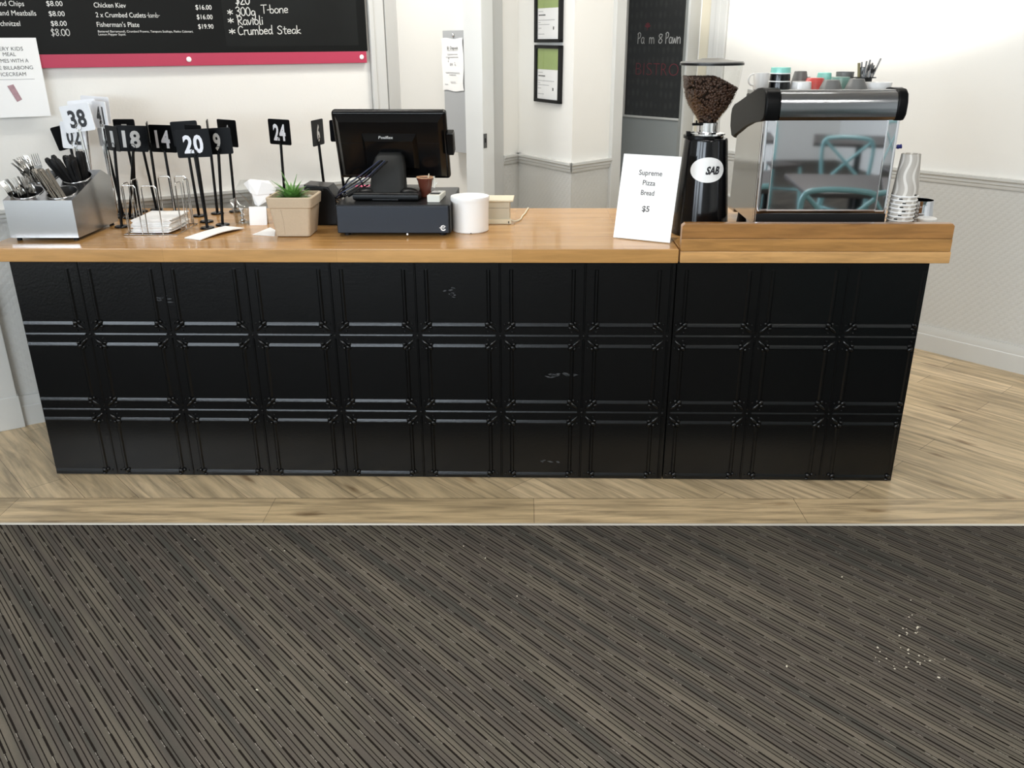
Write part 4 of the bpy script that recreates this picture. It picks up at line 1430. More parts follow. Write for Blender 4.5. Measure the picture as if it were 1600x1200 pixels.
HX, HY = 0.100, 0.105
for (p, q, h) in (((-0.082, -HY, 0.004), (-0.030, -HY, 0.004), 0.182), ((-0.008, -HY, 0.004), (0.048, -HY, 0.004), 0.180),
                  ((-0.030, HY, 0.004), (0.016, HY, 0.004), 0.186), ((0.034, HY, 0.004), (0.080, HY, 0.004), 0.186),
                  ((HX, -0.055, 0.004), (HX, -0.005, 0.004), 0.183), ((HX, 0.020, 0.004), (HX, 0.07, 0.004), 0.183),
                  ((-HX, -0.055, 0.004), (-HX, -0.005, 0.004), 0.180), ((-HX, 0.020, 0.004), (-HX, 0.07, 0.004), 0.183)):
    MB().tube(uloop(p, q, h), 0.0021, 8).build('wire_loop', M['chrome_wire'], nh)
mb = MB()
mb.tube([(-HX, -HY, 0.003), (HX, -HY, 0.003), (HX, HY, 0.003), (-HX, HY, 0.003)], 0.0022, 8, True)
mb.tube([(-HX, 0, 0.003), (HX, 0, 0.003)], 0.0022, 8)
mb.tube([(0, -HY, 0.003), (0, HY, 0.003)], 0.0022, 8)
mb.build('base_frame', M['chrome_wire'], nh)


def make_napkin():
    mb = MB()
    nx = 10
    top, bot = [], []
    for j in range(nx + 1):
        ra, rb = [], []
        for i in range(nx + 1):
            u, v = i / nx - 0.5, j / nx - 0.5
            z = 0.0018 * math.sin(5 * u + 2) * math.cos(4 * v)
            ra.append(mb._v((u * 0.148, v * 0.178, z + 0.0034)))
            rb.append(mb._v((u * 0.148, v * 0.178, z)))
        top.append(ra)
        bot.append(rb)
    for j in range(nx):
        for i in range(nx):
            mb._f([top[j][i], top[j][i + 1], top[j + 1][i + 1], top[j + 1][i]])
            mb._f([bot[j][i], bot[j + 1][i], bot[j + 1][i + 1], bot[j][i + 1]])
    for i in range(nx):
        mb._f([top[0][i], bot[0][i], bot[0][i + 1], top[0][i + 1]])
        mb._f([top[nx][i], top[nx][i + 1], bot[nx][i + 1], bot[nx][i]])
        mb._f([top[i][0], top[i + 1][0], bot[i + 1][0], bot[i][0]])
        mb._f([top[i][nx], bot[i][nx], bot[i + 1][nx], top[i + 1][nx]])
    return mb.build('napkin', M['napkin'], smooth=60)


nap0 = make_napkin()
for k in range(13):
    o = nap0 if k == 0 else copy_tree(nap0)
    o.location = (-1.452 + rc.uniform(-0.006, 0.006) + (0.0 if k < 9 else 0.004), 0.29 + rc.uniform(-0.006, 0.006), ZT + 0.0072 + k * 0.0040)
    o.rotation_euler = (0, 0, rc.uniform(-0.04, 0.04))
    tag(o, 'white folded napkin in the stack inside the wire holder', 'napkin', 'napkins stacked in the wire holder')
mb = MB()
pts = [(-1.301, 0.132), (-1.229, 0.099), (-1.130, 0.300), (-1.221, 0.346)]
a, b = [], []
n = 8
for j in range(n + 1):
    ra, rb = [], []
    for i in range(n + 1):
        u, v = i / n, j / n
        x = (pts[0][0] * (1 - u) + pts[1][0] * u) * (1 - v) + (pts[3][0] * (1 - u) + pts[2][0] * u) * v
        y = (pts[0][1] * (1 - u) + pts[1][1] * u) * (1 - v) + (pts[3][1] * (1 - u) + pts[2][1] * u) * v
        z = ZT + 0.001 + 0.009 * math.sin(PI * v * 0.9) * (0.4 + 0.6 * u)
        ra.append(mb._v((x, y, z + 0.003)))
        rb.append(mb._v((x, y, z)))
    a.append(ra)
    b.append(rb)
for j in range(n):
    for i in range(n):
        mb._f([a[j][i], a[j][i + 1], a[j + 1][i + 1], a[j + 1][i]])
        mb._f([b[j][i], b[j + 1][i], b[j + 1][i + 1], b[j][i + 1]])
for i in range(n):
    mb._f([a[0][i], b[0][i], b[0][i + 1], a[0][i + 1]])
    mb._f([a[n][i], a[n][i + 1], b[n][i + 1], b[n][i]])
    mb._f([a[i][0], a[i + 1][0], b[i + 1][0], b[i][0]])
    mb._f([a[i][n], b[i][n], b[i + 1][n], a[i + 1][n]])
tag(mb.build('napkin', M['napkin'], smooth=60), 'single loose folded napkin lying in front of number 9', 'napkin')

# ================================================================== CLEAR TUB, CRUMPLED BAG, CARD, SHEET
tb = root('clear_plastic_tub', (-1.172, 0.440, ZT), 0, 'clear plastic tub with a small chrome tap beside the crumpled white paper', 'tub')
MB().frustum((-0.028, 0.030, -0.03, 0.03), (-0.038, 0.038, -0.038, 0.038), 0.0005, 0.095, cap=False).build('tub_wall', M['acrylic'], tb, solid=0.0015)
MB().box(-0.027, 0.029, -0.029, 0.029, 0.0005, 0.002).build('tub_floor', M['acrylic'], tb)
mb = MB()
mb.cyl((-0.004, -0.012, 0.002), 0.006, 0.05, 14)
mb.ell((-0.004, -0.012, 0.03), 0.010, 0.010, 0.006)
mb.ell((-0.004, -0.012, 0.012), 0.011, 0.011, 0.008)
mb.cyl((-0.004, -0.012, 0.05), 0.010, 0.006, 14)
mb.build('tap', M['chrome'], tb)


def crumple(name, m, pts, parent=None, seed=1):
    mb = MB()
    for p in pts:
        mb._v(p)
    bmesh.ops.convex_hull(mb.bm, input=mb.bm.verts[:])
    return mb.build(name, m, parent, smooth=None)


cr = root('crumpled_paper_bag', (-1.10, 0.44, ZT), 0, 'crumpled white paper bag bulging over a folded card beside the plant pot', 'paper bag')
crumple('bag_bulge', M['paper'], [(-0.06, 0.0, 0.155), (-0.035, -0.02, 0.17), (0.02, -0.02, 0.165), (0.055, -0.01, 0.155), (0.068, 0, 0.135), (0.065, -0.01, 0.118), (0.0, -0.03, 0.115), (-0.03, -0.02, 0.12), (-0.05, 0.03, 0.14), (0.03, 0.04, 0.16), (0.05, 0.04, 0.13), (-0.04, 0.03, 0.168)], cr)
crumple('bag_neck', M['paper'], [(-0.028, -0.015, 0.125), (0.045, -0.012, 0.12), (0.035, -0.01, 0.09), (-0.005, -0.018, 0.068), (-0.02, 0.02, 0.07), (0.03, 0.02, 0.09), (-0.03, 0.025, 0.125), (0.04, 0.025, 0.12), (-0.022, -0.01, 0.075)], cr)
crumple('clear_wrap', M['acrylic'], [(-0.105, 0.02, 0.13), (-0.075, 0.01, 0.168), (-0.04, 0.0, 0.17), (-0.055, -0.005, 0.10), (-0.035, 0.01, 0.06), (-0.075, 0.035, 0.09), (-0.08, 0.045, 0.15)], cr)
fc = root('folded_card', (-1.103, 0.405, ZT), 0, 'small folded white card standing under the crumpled paper bag', 'card')
mb = MB()
mb.X = Matrix.Rotation(0.10, 4, 'Z')
mb.prism([(-0.020, 0.0), (-0.0186, 0.0), (0.0, 0.066), (0.0186, 0.0), (0.020, 0.0), (0.0, 0.070)], -0.034, 0.034, axis='x')
mb.build('card_fold', M['paper'], fc, smooth=None)
sh = MB().prism([(-1.068, 0.198), (-0.975, 0.172), (-1.005, 0.285), (-1.040, 0.335)], ZT + 0.0006, ZT + 0.0016)
tag(sh.build('paper_slip', M['paper'], smooth=None), 'flat white paper slip poking out from under the plant pot', 'paper')

# ================================================================== POTTED SUCCULENT
pt = root('potted_succulent', (-0.902, 0.225, ZT), 0, 'small green succulent with pebbles in a square beige paper pulp pot', 'potted plant')
PB, PT, PHH = 0.064, 0.083, 0.148


def sq_ring(mb, h, z, rad):
    pts_ = []
    for sx, sy, a0 in ((1, 1, 0), (-1, 1, PI / 2), (-1, -1, PI), (1, -1, 1.5 * PI)):
        for k in range(5):
            a = a0 + k * PI / 8
            pts_.append(mb._v((sx * (h - rad) + rad * math.cos(a), sy * (h - rad) + rad * math.sin(a), z)))
    return pts_


mb = MB()
rings = [sq_ring(mb, h, z, rad) for h, z, rad in ((PB - 0.004, 0.0005, 0.01), (PB, 0.004, 0.012), (PT - 0.006, 0.108, 0.014), (PT - 0.001, 0.111, 0.015), (PT + 0.003, PHH - 0.003, 0.016), (PT + 0.001, PHH, 0.015), (PT - 0.006, PHH, 0.013), (PT - 0.010, 0.118, 0.012))]
for a, b in zip(rings[:-1], rings[1:]):
    n = len(a)
    for k in range(n):
        mb._f([a[k], a[(k + 1) % n], b[(k + 1) % n], b[k]])
mb._f(rings[0][::-1])
o = mb.build('pot', M['kraft'], pt, smooth=40)
MB().tube([(-0.030, -PB - 0.0005, 0.01), (-0.028, -0.070, 0.055), (-0.033, -0.0765, 0.104)], 0.0007, 5).build('crease', M['kraft_dark'], o)
MB().box(-PT + 0.011, PT - 0.011, -PT + 0.011, PT - 0.011, 0.116, 0.128).build('soil', M['soil'], pt)
mb = MB()
for k in range(46):
    x, y = rc.uniform(-0.062, 0.062), rc.uniform(-0.062, 0.062)
    if abs(x) + abs(y) < 0.03:
        continue
    s = rc.uniform(0.007, 0.014)
    mb.ell((x, y, 0.128 + s * 0.3), s, s * rc.uniform(0.7, 1), s * 0.6, Matrix.Rotation(rc.uniform(0, 3), 3, 'Z'), 8, 6)
mb.build('pebbles', M['pebble'], pt)
mb = MB()
for k in range(72):
    az = k * 2.39996
    el = math.radians(82 - 66 * (k / 71) ** 0.75)
    L = rc.uniform(0.060, 0.092) * (1.0 if k < 50 else 0.85)
    w_ = 0.0150
    o0 = Vector((-0.008, 0.0, 0.124))
    hd = Vector((math.cos(az), math.sin(az), 0))
    sd = Vector((-math.sin(az), math.cos(az), 0))
    prev = None
    for j in range(7):
        t = j / 6
        e2 = el - 0.35 * t
        p = o0 + hd * (0.006 + L * t * math.cos(e2)) + Vector((0, 0, L * t * math.sin(e2)))
        hw = w_ * (1 - t ** 1.6) * (0.75 + 0.5 * math.sin(PI * min(1, t * 1.6)))
        up_ = hd.cross(sd) * 0.0022 * (1 - t)
        cur = [mb._v(p - sd * hw + up_), mb._v(p + sd * hw + up_), mb._v(p - up_)]
        if prev:
            for q in range(3):
                mb._f([prev[q], prev[(q + 1) % 3], cur[(q + 1) % 3], cur[q]])
        else:
            mb._f(cur)
        prev = cur
    mb._f(prev)
for (dx, dy, hh) in ((-0.022, 0.008, 0.112), (0.016, 0.004, 0.098), (-0.045, 0.0, 0.075)):
    mb.tube([(-0.008, 0, 0.124), (-0.008 + dx * 0.6, dy * 0.5, 0.124 + hh * 0.55), (-0.008 + dx * 1.6, dy, 0.124 + hh)], 0.0042, 6, taper=[1, 0.8, 0.12])
mb.build('succulent_leaves', M['leaf'], pt, smooth=50)

# ================================================================== BLACK BOX BEHIND THE POT
bb = root('black_power_box', (-0.845, 0.43, ZT), 0, 'black plastic equipment box behind the plant pot with cables plugged in', 'equipment box')
mb = MB()
mb.prism([(-0.062, 0.0005), (0.062, 0.0005), (0.064, 0.105), (0.034, 0.150), (-0.06, 0.158)], -0.05, 0.07, axis='y', bev=0.006)
mb.build('housing', M['black_satin'], bb)
MB().box(-0.05, 0.018, -0.053, -0.048, 0.135, 0.147, 0.002).build('grey_label', M['dark_grey'], bb)
mb = MB()
rk = random.Random(5)
for k in range(4):
    pts_ = []
    for j in range(14):
        t = j / 13
        pts_.append((0.082 + 0.008 * math.sin(5 * t + k), -0.10 + 0.11 * t, 0.006 + 0.022 * abs(math.sin(3 * t + k * 0.8)) + 0.010 * k))
    mb.tube(pts_, 0.0032, 6)
mb.build('coiled_leads', M['black_plastic'], bb)

# ================================================================== TILL
dr = root('cash_drawer', (-0.527, 0.37, ZT), 0, 'dark blue grey metal cash drawer under the till screen', 'cash drawer')
DW, DD = 0.2125, 0.20
MB().box(-DW, DW, -DD + 0.012, DD + 0.03, 0.010, 0.116, 0.004).build('drawer_case', M['black_satin'], dr)
MB().box(-DW + 0.006, DW - 0.006, -DD - 0.002, -DD + 0.0115, 0.014, 0.112, 0.003).build('drawer_front', M['drawer'], dr)
for sx in (-1, 1):
    for sy in (-1, 1):
        MB().cyl((sx * 0.18, sy * 0.16, 0.0), 0.012, 0.011, 14).build('foot', M['black_matte'], dr)
mb = MB()
cx, cz = DW - 0.026, 0.033
yl = -DD - 0.0025
mb.ribbon([(cx + 0.0085 * math.cos(a), cz + 0.0085 * math.sin(a)) for a in [math.radians(38 + 284 * k / 20) for k in range(21)]], 0.0045, yl)
mb.ribbon([(cx - 0.013, cz + 0.001), (cx + 0.004, cz + 0.001)], 0.003, yl)
mb.ribbon([(cx + 0.002, cz + 0.010), (cx + 0.006, cz + 0.006), (cx + 0.0, cz - 0.001)], 0.003, yl)
mb.build('maker_mark', M['paper'], dr, smooth=None)
MB().ell((0.052, -DD - 0.003, 0.010), 0.004, 0.003, 0.004).build('lock_tip', M['paper'], dr)
ZD = ZT + 0.116

po = root('till_screen', (-0.560, 0.375, ZD), D(-3), 'black touch screen till seen from behind on a broad pedestal', 'till')
mb = MB()
mb.prism([(-0.125, -0.115), (0.125, -0.115), (0.128, -0.06), (0.10, 0.11), (-0.10, 0.11), (-0.128, -0.06)], 0.0005, 0.030, bev=0.010, seg=3)
for sx in (-1, 1):
    mb.ell((sx * 0.082, -0.072, 0.028), 0.036, 0.034, 0.016, None, 20, 10)
mb.build('foot', M['black_satin'], po)
MB().box(-0.05, 0.05, -0.117, -0.11, 0.001, 0.009, 0.002).build('foot_slot', M['black_plastic'], po)
mb = MB()
sec = [(0.078, 0.055, 0.012, -0.055), (0.070, 0.042, 0.03, -0.05), (0.066, 0.036, 0.08, -0.035), (0.063, 0.034, 0.12, -0.015), (0.054, 0.028, 0.150, 0.005), (0.040, 0.02, 0.165, 0.015)]
rings = []
for hw, hd_, z, yo in sec:
    rings.append([mb._v((hw * math.copysign(abs(math.cos(a)) ** 0.5, math.cos(a)), yo + hd_ * math.copysign(abs(math.sin(a)) ** 0.5, math.sin(a)), z)) for a in [2 * PI * k / 32 for k in range(32)]])
for a, b in zip(rings[:-1], rings[1:]):
    for k in range(32):
        mb._f([a[k], a[(k + 1) % 32], b[(k + 1) % 32], b[k]])
mb._f(rings[-1])
mb.build('pedestal', M['dark_grey'], po, smooth=50)
# tilted screen: local frame with y towards the barista
SX = Matrix.Translation((-0.003, 0.062, 0.185)) @ Matrix.Rotation(D(16), 4, 'X')


def sb():
    m_ = MB()
    m_.X = SX
    return m_


sw, shh = 0.222, 0.136
m_ = sb().box(-sw, sw, -0.004, 0.030, -shh, shh, 0.012, 4)
scr = m_.build('screen_housing', M['gloss_black'], po, smooth=40)
m_ = sb()
m_.X = SX @ Matrix.Rotation(PI / 2, 4, 'X')
m_.frustum((-sw + 0.012, sw - 0.012, -shh + 0.010, shh - 0.012), (-sw + 0.030, sw - 0.030, -shh + 0.024, shh - 0.034), 0.003, 0.026)
m_.build('back_cover', M['gloss_black'], po, smooth=20)
m_ = sb()
m_.X = SX @ Matrix.Rotation(PI / 2, 4, 'X')
m_.frustum((-0.108, 0.108, -0.085, 0.060), (-0.092, 0.092, -0.07, 0.036), 0.024, 0.050)
m_.build('mount_block', M['gloss_black'], po, smooth=20)
m_ = sb().box(-0.192, 0.192, -0.0265, -0.0255, 0.0195, 0.0205)
m_.build('seam_line', M['black_matte'], scr)
m_ = sb()
m_.X = SX @ Matrix.Translation((0, 0, 0)) @ Matrix.Rotation(0, 4, 'X')
# maker name on the sloped upper face of the mount block
q = MB()
q.X = SX @ Matrix.Translation((0, -0.0395, 0.0475)) @ Matrix.Rotation(D(-47), 4, 'X')
put_text(q, 'Posiflex', -0.038, 0.018, -0.006, 0.012, -0.0012, bold=0.01)
q.build('maker_name', M['num_grey'], po, smooth=None)
m_ = sb().box(sw - 0.004, sw + 0.022, -0.012, 0.035, -0.035, 0.052, 0.004)
m_.build('card_reader', M['black_plastic'], po)
m_ = sb().box(sw + 0.0205, sw + 0.023, -0.006, 0.03, -0.028, 0.045, 0.002)
m_.build('reader_slot', M['dark_grey'], po)
m_ = sb().box(-sw + 0.014, sw - 0.014, 0.0302, 0.031, -shh + 0.014, shh - 0.014)
m_.build('display_glass', M['black_china'], po)


def curve_pts(p, k=8):
    out = []
    n_ = len(p)
    P_ = [Vector(x) for x in p]
    for i in range(n_ - 1):
        p0, p1, p2, p3 = P_[max(i - 1, 0)], P_[i], P_[i + 1], P_[min(i + 2, n_ - 1)]
        for j in range(k):
            t = j / k
            out.append(0.5 * ((2 * p1) + (p2 - p0) * t + (2 * p0 - 5 * p1 + 4 * p2 - p3) * t * t + (3 * p1 - p0 - 3 * p2 + p3) * t ** 3))
    out.append(P_[-1])
    return out


M['cable_blue'] = mat('blue_black_cable', (0.012, 0.018, 0.045), 0.3)
ends = [((-0.585, 0.300, 1.178), (-0.66, 0.255, 1.125), (-0.735, 0.27, 1.075), (-0.775, 0.40, 1.030), 'cable_blue'),
        ((-0.575, 0.296, 1.178), (-0.65, 0.248, 1.120), (-0.735, 0.26, 1.066), (-0.778, 0.41, 1.020), 'black_plastic'),
        ((-0.565, 0.293, 1.178), (-0.64, 0.240, 1.115), (-0.74, 0.25, 1.058), (-0.776, 0.42, 1.012), 'cable_blue'),
        ((-0.555, 0.290, 1.176), (-0.64, 0.238, 1.105), (-0.745, 0.25, 1.045), (-0.777, 0.39, 1.008), 'black_plastic')]
for k, e_ in enumerate(ends):
    o = MB().tube(curve_pts(e_[:4]), 0.0030, 8).build('till_cable', M[e_[4]])
    tag(o, ('dark blue' if e_[4] == 'cable_blue' else 'black') + ' cable ' + ('topmost of the bundle running from the till to the black box', 'second from the top in the bundle behind the till', 'third from the top in the bundle behind the till', 'lowest of the bundle sagging from the till to the black box')[k], 'cable', 'cables running from the till')
o = MB().tube(curve_pts([(-0.665, 0.395, 1.045), (-0.69, 0.40, 1.10), (-0.73, 0.41, 1.095), (-0.765, 0.42, 1.04), (-0.777, 0.42, 1.012)]), 0.0032, 8).build('till_cable', M['black_plastic'])
tag(o, 'black cable arching up in a loop beside the till screen', 'cable', 'cables running from the till')
pl = root('cable_adapter', (-0.695, 0.30, 1.05), 0, 'small black plug adapter on a lead above the drawer corner', 'plug')
mb = MB()
mb.tube(curve_pts([(-0.08, 0.05, -0.020), (-0.045, 0.0, -0.008), (-0.02, 0.0, 0.0), (0.03, 0.02, 0.022), (0.05, 0.05, 0.03)]), 0.0028, 8)
mb.build('lead', M['black_plastic'], pl)
MB().tube([(-0.022, 0.0, -0.002), (0.012, 0.012, 0.014), (0.03, 0.02, 0.022)], 0.0085, 8).build('plug_body', M['dark_grey'], pl)
mb = MB()
mb.X = Matrix.Translation((-0.690, 0.490, ZD + 0.0005)) @ Matrix.Rotation(0.15, 4, 'Z')
mb.box(-0.035, 0.055, -0.035, 0.05, 0.0, 0.017, 0.001)
tag(mb.build('sticky_note_pad', M['pink_note']), 'hot pink note pad lying on the drawer behind the till pedestal', 'note pad')
mb = MB()
mb.cyl((-0.640, 0.580, ZD + 0.0005), 0.018, 0.030, 18)
mb.cyl((-0.640, 0.580, ZD + 0.031), 0.015, 0.012, 18)
tag(mb.build('blue_bottle_cap', M['teal_lid']), 'small teal blue cap behind the till pedestal', 'cap')

mg = root('brown_mug', (-0.425, 0.360, ZD), 0, 'glossy brown ceramic mug holding odds and ends on the drawer', 'mug')
mb = MB().lathe([(0, 0.0005), (0.018, 0.0005), (0.0215, 0.006), (0.0225, 0.03), (0.026, 0.045), (0.029, 0.062), (0.0325, 0.068), (0.033, 0.075), (0.030, 0.075), (0.026, 0.06), (0.02, 0.012), (0, 0.010)], (0, 0, 0), 32)
mb.build('mug_body', M['mug_brown'], mg)
MB().lathe([(0.0334, 0.0735), (0.0336, 0.0765), (0.0295, 0.0765), (0.0285, 0.072)], (0, 0, 0), 32, True).build('mug_lip', M['mug_inside'], mg)
MB().lathe([(0.0, 0.062), (0.0265, 0.062), (0.0265, 0.066), (0, 0.068)], (0, 0, 0), 24).build('mug_contents', M['mug_inside'], mg)
mb = MB().tube([(0.012, 0.0, 0.069), (0.016, 0, 0.088)], 0.0022, 6)
tag(mb.build('wooden_stick', M['beige_light'], None), 'short pale stick poking out of the brown mug', 'stick').location = (-0.425, 0.360, ZD)
mb = MB()
mb.tube([(0.034, 0, 0.078), (0.036, 0, 0.05), (0.034, 0, 0.035)], 0.004, 6)
mb.tube([(0.034, 0, 0.04), (0.046, 0, 0.055)], 0.003, 6)
tag(mb.build('peg_clip', M['offwhite'], None), 'pale clip hooked on the rim of the brown mug', 'clip').location = (-0.425, 0.360, ZD)

ca = root('desk_calculator', (-0.378, 0.30, ZD), D(-3), 'small white calculator with a dark display lying on the drawer', 'calculator')
mb = MB()
mb.prism([(-0.062, 0.0005), (0.085, 0.0005), (0.085, 0.020), (-0.062, 0.026)], -0.0245, 0.0245, axis='x', bev=0.003)
mb.build('calculator_body', M['offwhite'], ca)
mb = MB()
mb.X = Matrix.Translation((0, 0, 0.0243)) @ Matrix.Rotation(-0.041, 4, 'X')
mb.box(-0.018, 0.018, -0.035, 0.005, 0.0, 0.0016)
mb.build('display', M['dark_grey'], ca)
mb = MB()
mb.X = Matrix.Translation((0, 0, 0.0235)) @ Matrix.Rotation(-0.041, 4, 'X')
for i in range(4):
    for j in range(4):
        mb.box(-0.019 + 0.010 * i, -0.012 + 0.010 * i, 0.015 + 0.015 * j, 0.026 + 0.015 * j, 0.0, 0.002)
mb.build('keypad', M['white_plastic'], ca)

# white canister and beige terminal
cn = root('white_canister', (-0.248, 0.287, ZT), 0, 'plain round white plastic canister between the drawer and the beige terminal', 'canister')
MB().lathe([(0, 0.0005), (0.066, 0.0005), (0.069, 0.004), (0.071, 0.110), (0.0735, 0.118), (0.0740, 0.128), (0.0725, 0.132), (0.068, 0.132), (0.066, 0.124), (0, 0.124)], (0, 0, 0), 48).build('canister_body', M['white_plastic'], cn)
MB().ell((0.006, -0.0705, 0.003), 0.003, 0.001, 0.0016).build('base_notch', M['black_matte'], cn)
bt = root('beige_card_terminal', (-0.165, 0.46, ZT), 0, 'beige plastic machine with an overhanging cream lid behind the white canister', 'terminal')
MB().box(-0.075, 0.064, -0.045, 0.06, 0.0005, 0.088, 0.003).build('machine_body', M['beige'], bt)
mb = MB()
mb.prism([(-0.08, -0.055), (0.060, -0.055), (0.078, -0.048), (0.080, 0.065), (-0.08, 0.065)], 0.088, 0.095, bev=0.002)
mb.build('lid', M['beige_light'], bt)
MB().box(-0.078, 0.070, -0.052, -0.044, 0.0005, 0.020, 0.002).build('front_plinth', M['beige_light'], bt)
MB().box(0.058, 0.062, -0.0525, -0.0515, 0.003, 0.012).build('latch', M['black_matte'], bt)
MB().box(-0.07, 0.06, -0.0455, -0.0448, 0.062, 0.063).build('seam_line', M['dark_grey'], bt)
MB().tube(curve_pts([(0.068, -0.03, 0.012), (0.085, -0.02, 0.006), (0.105, 0.03, 0.004), (0.112, 0.10, 0.004), (0.122, 0.16, 0.004), (0.128, 0.22, 0.004), (0.135, 0.285, 0.004)]), 0.0030, 8).build('power_lead', M['beige_light'], bt)

# ================================================================== PIZZA BREAD SIGN
sg = root('counter_sign', (0.385, 0.104, ZT), math.atan2(-0.096, 0.195), 'white sheet in a clear stand advertising supreme pizza bread for $5', 'sign')
SGX = Matrix.Rotation(D(-14.5), 4, 'X')
mb = MB()
mb.X = SGX
mb.box(-0.108, 0.108, -0.001, 0.0, 0.003, 0.304)
mb.build('sheet', M['paper'], sg, smooth=None)
mb = MB()
mb.X = SGX
mb.box(-0.109, 0.109, 0.0008, 0.0028, 0.0018, 0.305)
bk = mb.build('acrylic_back', M['acrylic'], sg, smooth=None)
mb = MB()
mb.prism([(0.004, 0.0005), (0.10, 0.0005), (0.10, 0.0025), (0.004, 0.0025)], -0.109, 0.109, axis='x')
mb.build('acrylic_foot', M['acrylic'], sg, smooth=None)
mb = MB()
mb.X = SGX
for body, a, b, z in (('Supreme', -0.041, 0.046, 0.233), ('Pizza', -0.022, 0.025, 0.198), ('Bread', -0.024, 0.026, 0.163)):
    put_text(mb, body, a, b, z, 0.0185, -0.0016, bold=0.012)
mb.build('lettering', M['ink_grey'], sg, smooth=None)
mb = MB()
mb.X = SGX
put_text(mb, '$5', -0.012, 0.016, 0.105, 0.0205, -0.0016, bold=0.02)
mb.build('price_lettering', M['ink_grey'], sg, smooth=None)

# ================================================================== GRINDER
GX, GY = 0.620, 0.250
gr = root('coffee_grinder', (GX, GY, ZT), 0, 'tall black coffee grinder with an oval white badge and clear bean hopper', 'coffee grinder')
mb = MB().lathe([(0, 0.0005), (0.104, 0.0005), (0.106, 0.006), (0.1035, 0.02), (0.094, 0.14), (0.084, 0.26), (0.0775, 0.338), (0.0755, 0.345), (0.07, 0.347), (0, 0.347)], (0, 0, 0), 64)
mb.build('body', M['black_china'], gr, smooth=40)
mb = MB().lathe([(0, 0.346), (0.060, 0.346), (0.062, 0.352), (0.058, 0.356), (0.066, 0.358), (0.066, 0.364), (0.045, 0.368), (0.045, 0.369), (0, 0.369)], (0, 0, 0), 40)
mb.build('adjusting_collar', M['chrome'], gr)
mb = MB().lathe([(0, 0.346), (0.070, 0.346), (0.070, 0.356), (0.05, 0.357), (0, 0.357)], (-0.012, 0.004, 0), 32)
mb.box(-0.078, -0.062, -0.03, -0.012, 0.354, 0.372, 0.002)
mb.build('collar_lever', M['black_plastic'], gr)
MB().lathe([(0.037, 0.366), (0.037, 0.400), (0.034, 0.400), (0.034, 0.366)], (0, 0, 0), 36, True).build('neck_ring', M['chrome'], gr)
mb = MB()
mb.box(-0.06, -0.025, -0.035, -0.025, 0.392, 0.401, 0.002)
mb.box(-0.048, -0.042, -0.036, -0.03, 0.396, 0.41, 0.001)
mb.build('gate_slide', M['black_plastic'], gr)
HP = [(0.036, 0.400), (0.040, 0.410), (0.055, 0.430), (0.074, 0.456), (0.090, 0.490), (0.100, 0.530), (0.105, 0.570), (0.1065, 0.600)]
hop = MB().lathe(HP, (0, 0, 0), 56).build('hopper', M['glass'], gr, smooth=60)
mb = MB().lathe([(0, 0.617), (0.035, 0.617), (0.045, 0.613), (0.085, 0.608), (0.108, 0.606), (0.110, 0.602), (0.110, 0.597), (0.106, 0.596), (0, 0.596)], (0, 0, 0), 56)
mb.build('hopper_lid', M['lid_grey'], gr)
MB().lathe([(0.1085, 0.594), (0.1115, 0.594), (0.1115, 0.602), (0.1085, 0.602)], (0, 0, 0), 56, True).build('lid_rim', M['black_satin'], gr)
# oval badge wrapped on the cone


def on_cone(a, z, out=0.0):
    r_ = 0.1035 + (0.0775 - 0.1035) * (z - 0.02) / (0.338 - 0.02)
    r_ = r_ + out
    return (r_ * math.sin(a), -r_ * math.cos(a), z)


A0, ZB = -0.02, 0.243
mb = MB()
cen = mb._v(on_cone(A0, ZB, 0.0022))
prev = None
rows = []
for j in range(1, 5):
    rows.append([mb._v(on_cone(A0 + 0.74 * j / 4 * math.cos(2 * PI * k / 48), ZB + 0.044 * j / 4 * math.sin(2 * PI * k / 48), 0.0022)) for k in range(48)])
for k in range(48):
    mb._f([cen, rows[0][k], rows[0][(k + 1) % 48]])
    for a, b in zip(rows[:-1], rows[1:]):
        mb._f([a[k], b[k], b[(k + 1) % 48], a[(k + 1) % 48]])
badge = mb.build('badge', M['white_plastic'], gr, smooth=60)
mb = MB()
me, xa, xb = text_mesh('SAB', 0.045)
tmp = MB()
for tri in [1]:
    bm2 = bmesh.new()
    bm2.from_mesh(me)
    bmesh.ops.triangulate(bm2, faces=bm2.faces[:])
    vm = {}
    for v_ in bm2.verts:
        px = (v_.co.x - xa) / (xb - xa)
        pz = v_.co.y / CAP
        ang = A0 - 0.10 + 0.56 * px + 0.075 * pz
        vm[v_.index] = mb._v(on_cone(ang, ZB - 0.014 + 0.027 * pz, 0.0036))
    for f_ in bm2.faces:
        mb._f([vm[v_.index] for v_ in f_.verts])
    bm2.free()
mb.build('lettering', M['num_black'], badge, smooth=None)
mb = MB()
mb.box(0.055, 0.085, -0.083, -0.06, 0.0008, 0.022, 0.002)
mb.build('chute_foot', M['steel'], gr)
# individual beans over a core coloured near black as the shade between them
mb = MB()
rb = random.Random(2)


def hop_r(z):
    for (r0, z0), (r1, z1) in zip(HP[:-1], HP[1:]):
        if z0 <= z <= z1:
            return r0 + (r1 - r0) * (z - z0) / (z1 - z0)
    return HP[-1][0]


def bean_top(x, y):
    return 0.556 - 0.50 * max(0.0, x - 0.012) - 0.04 * abs(y)


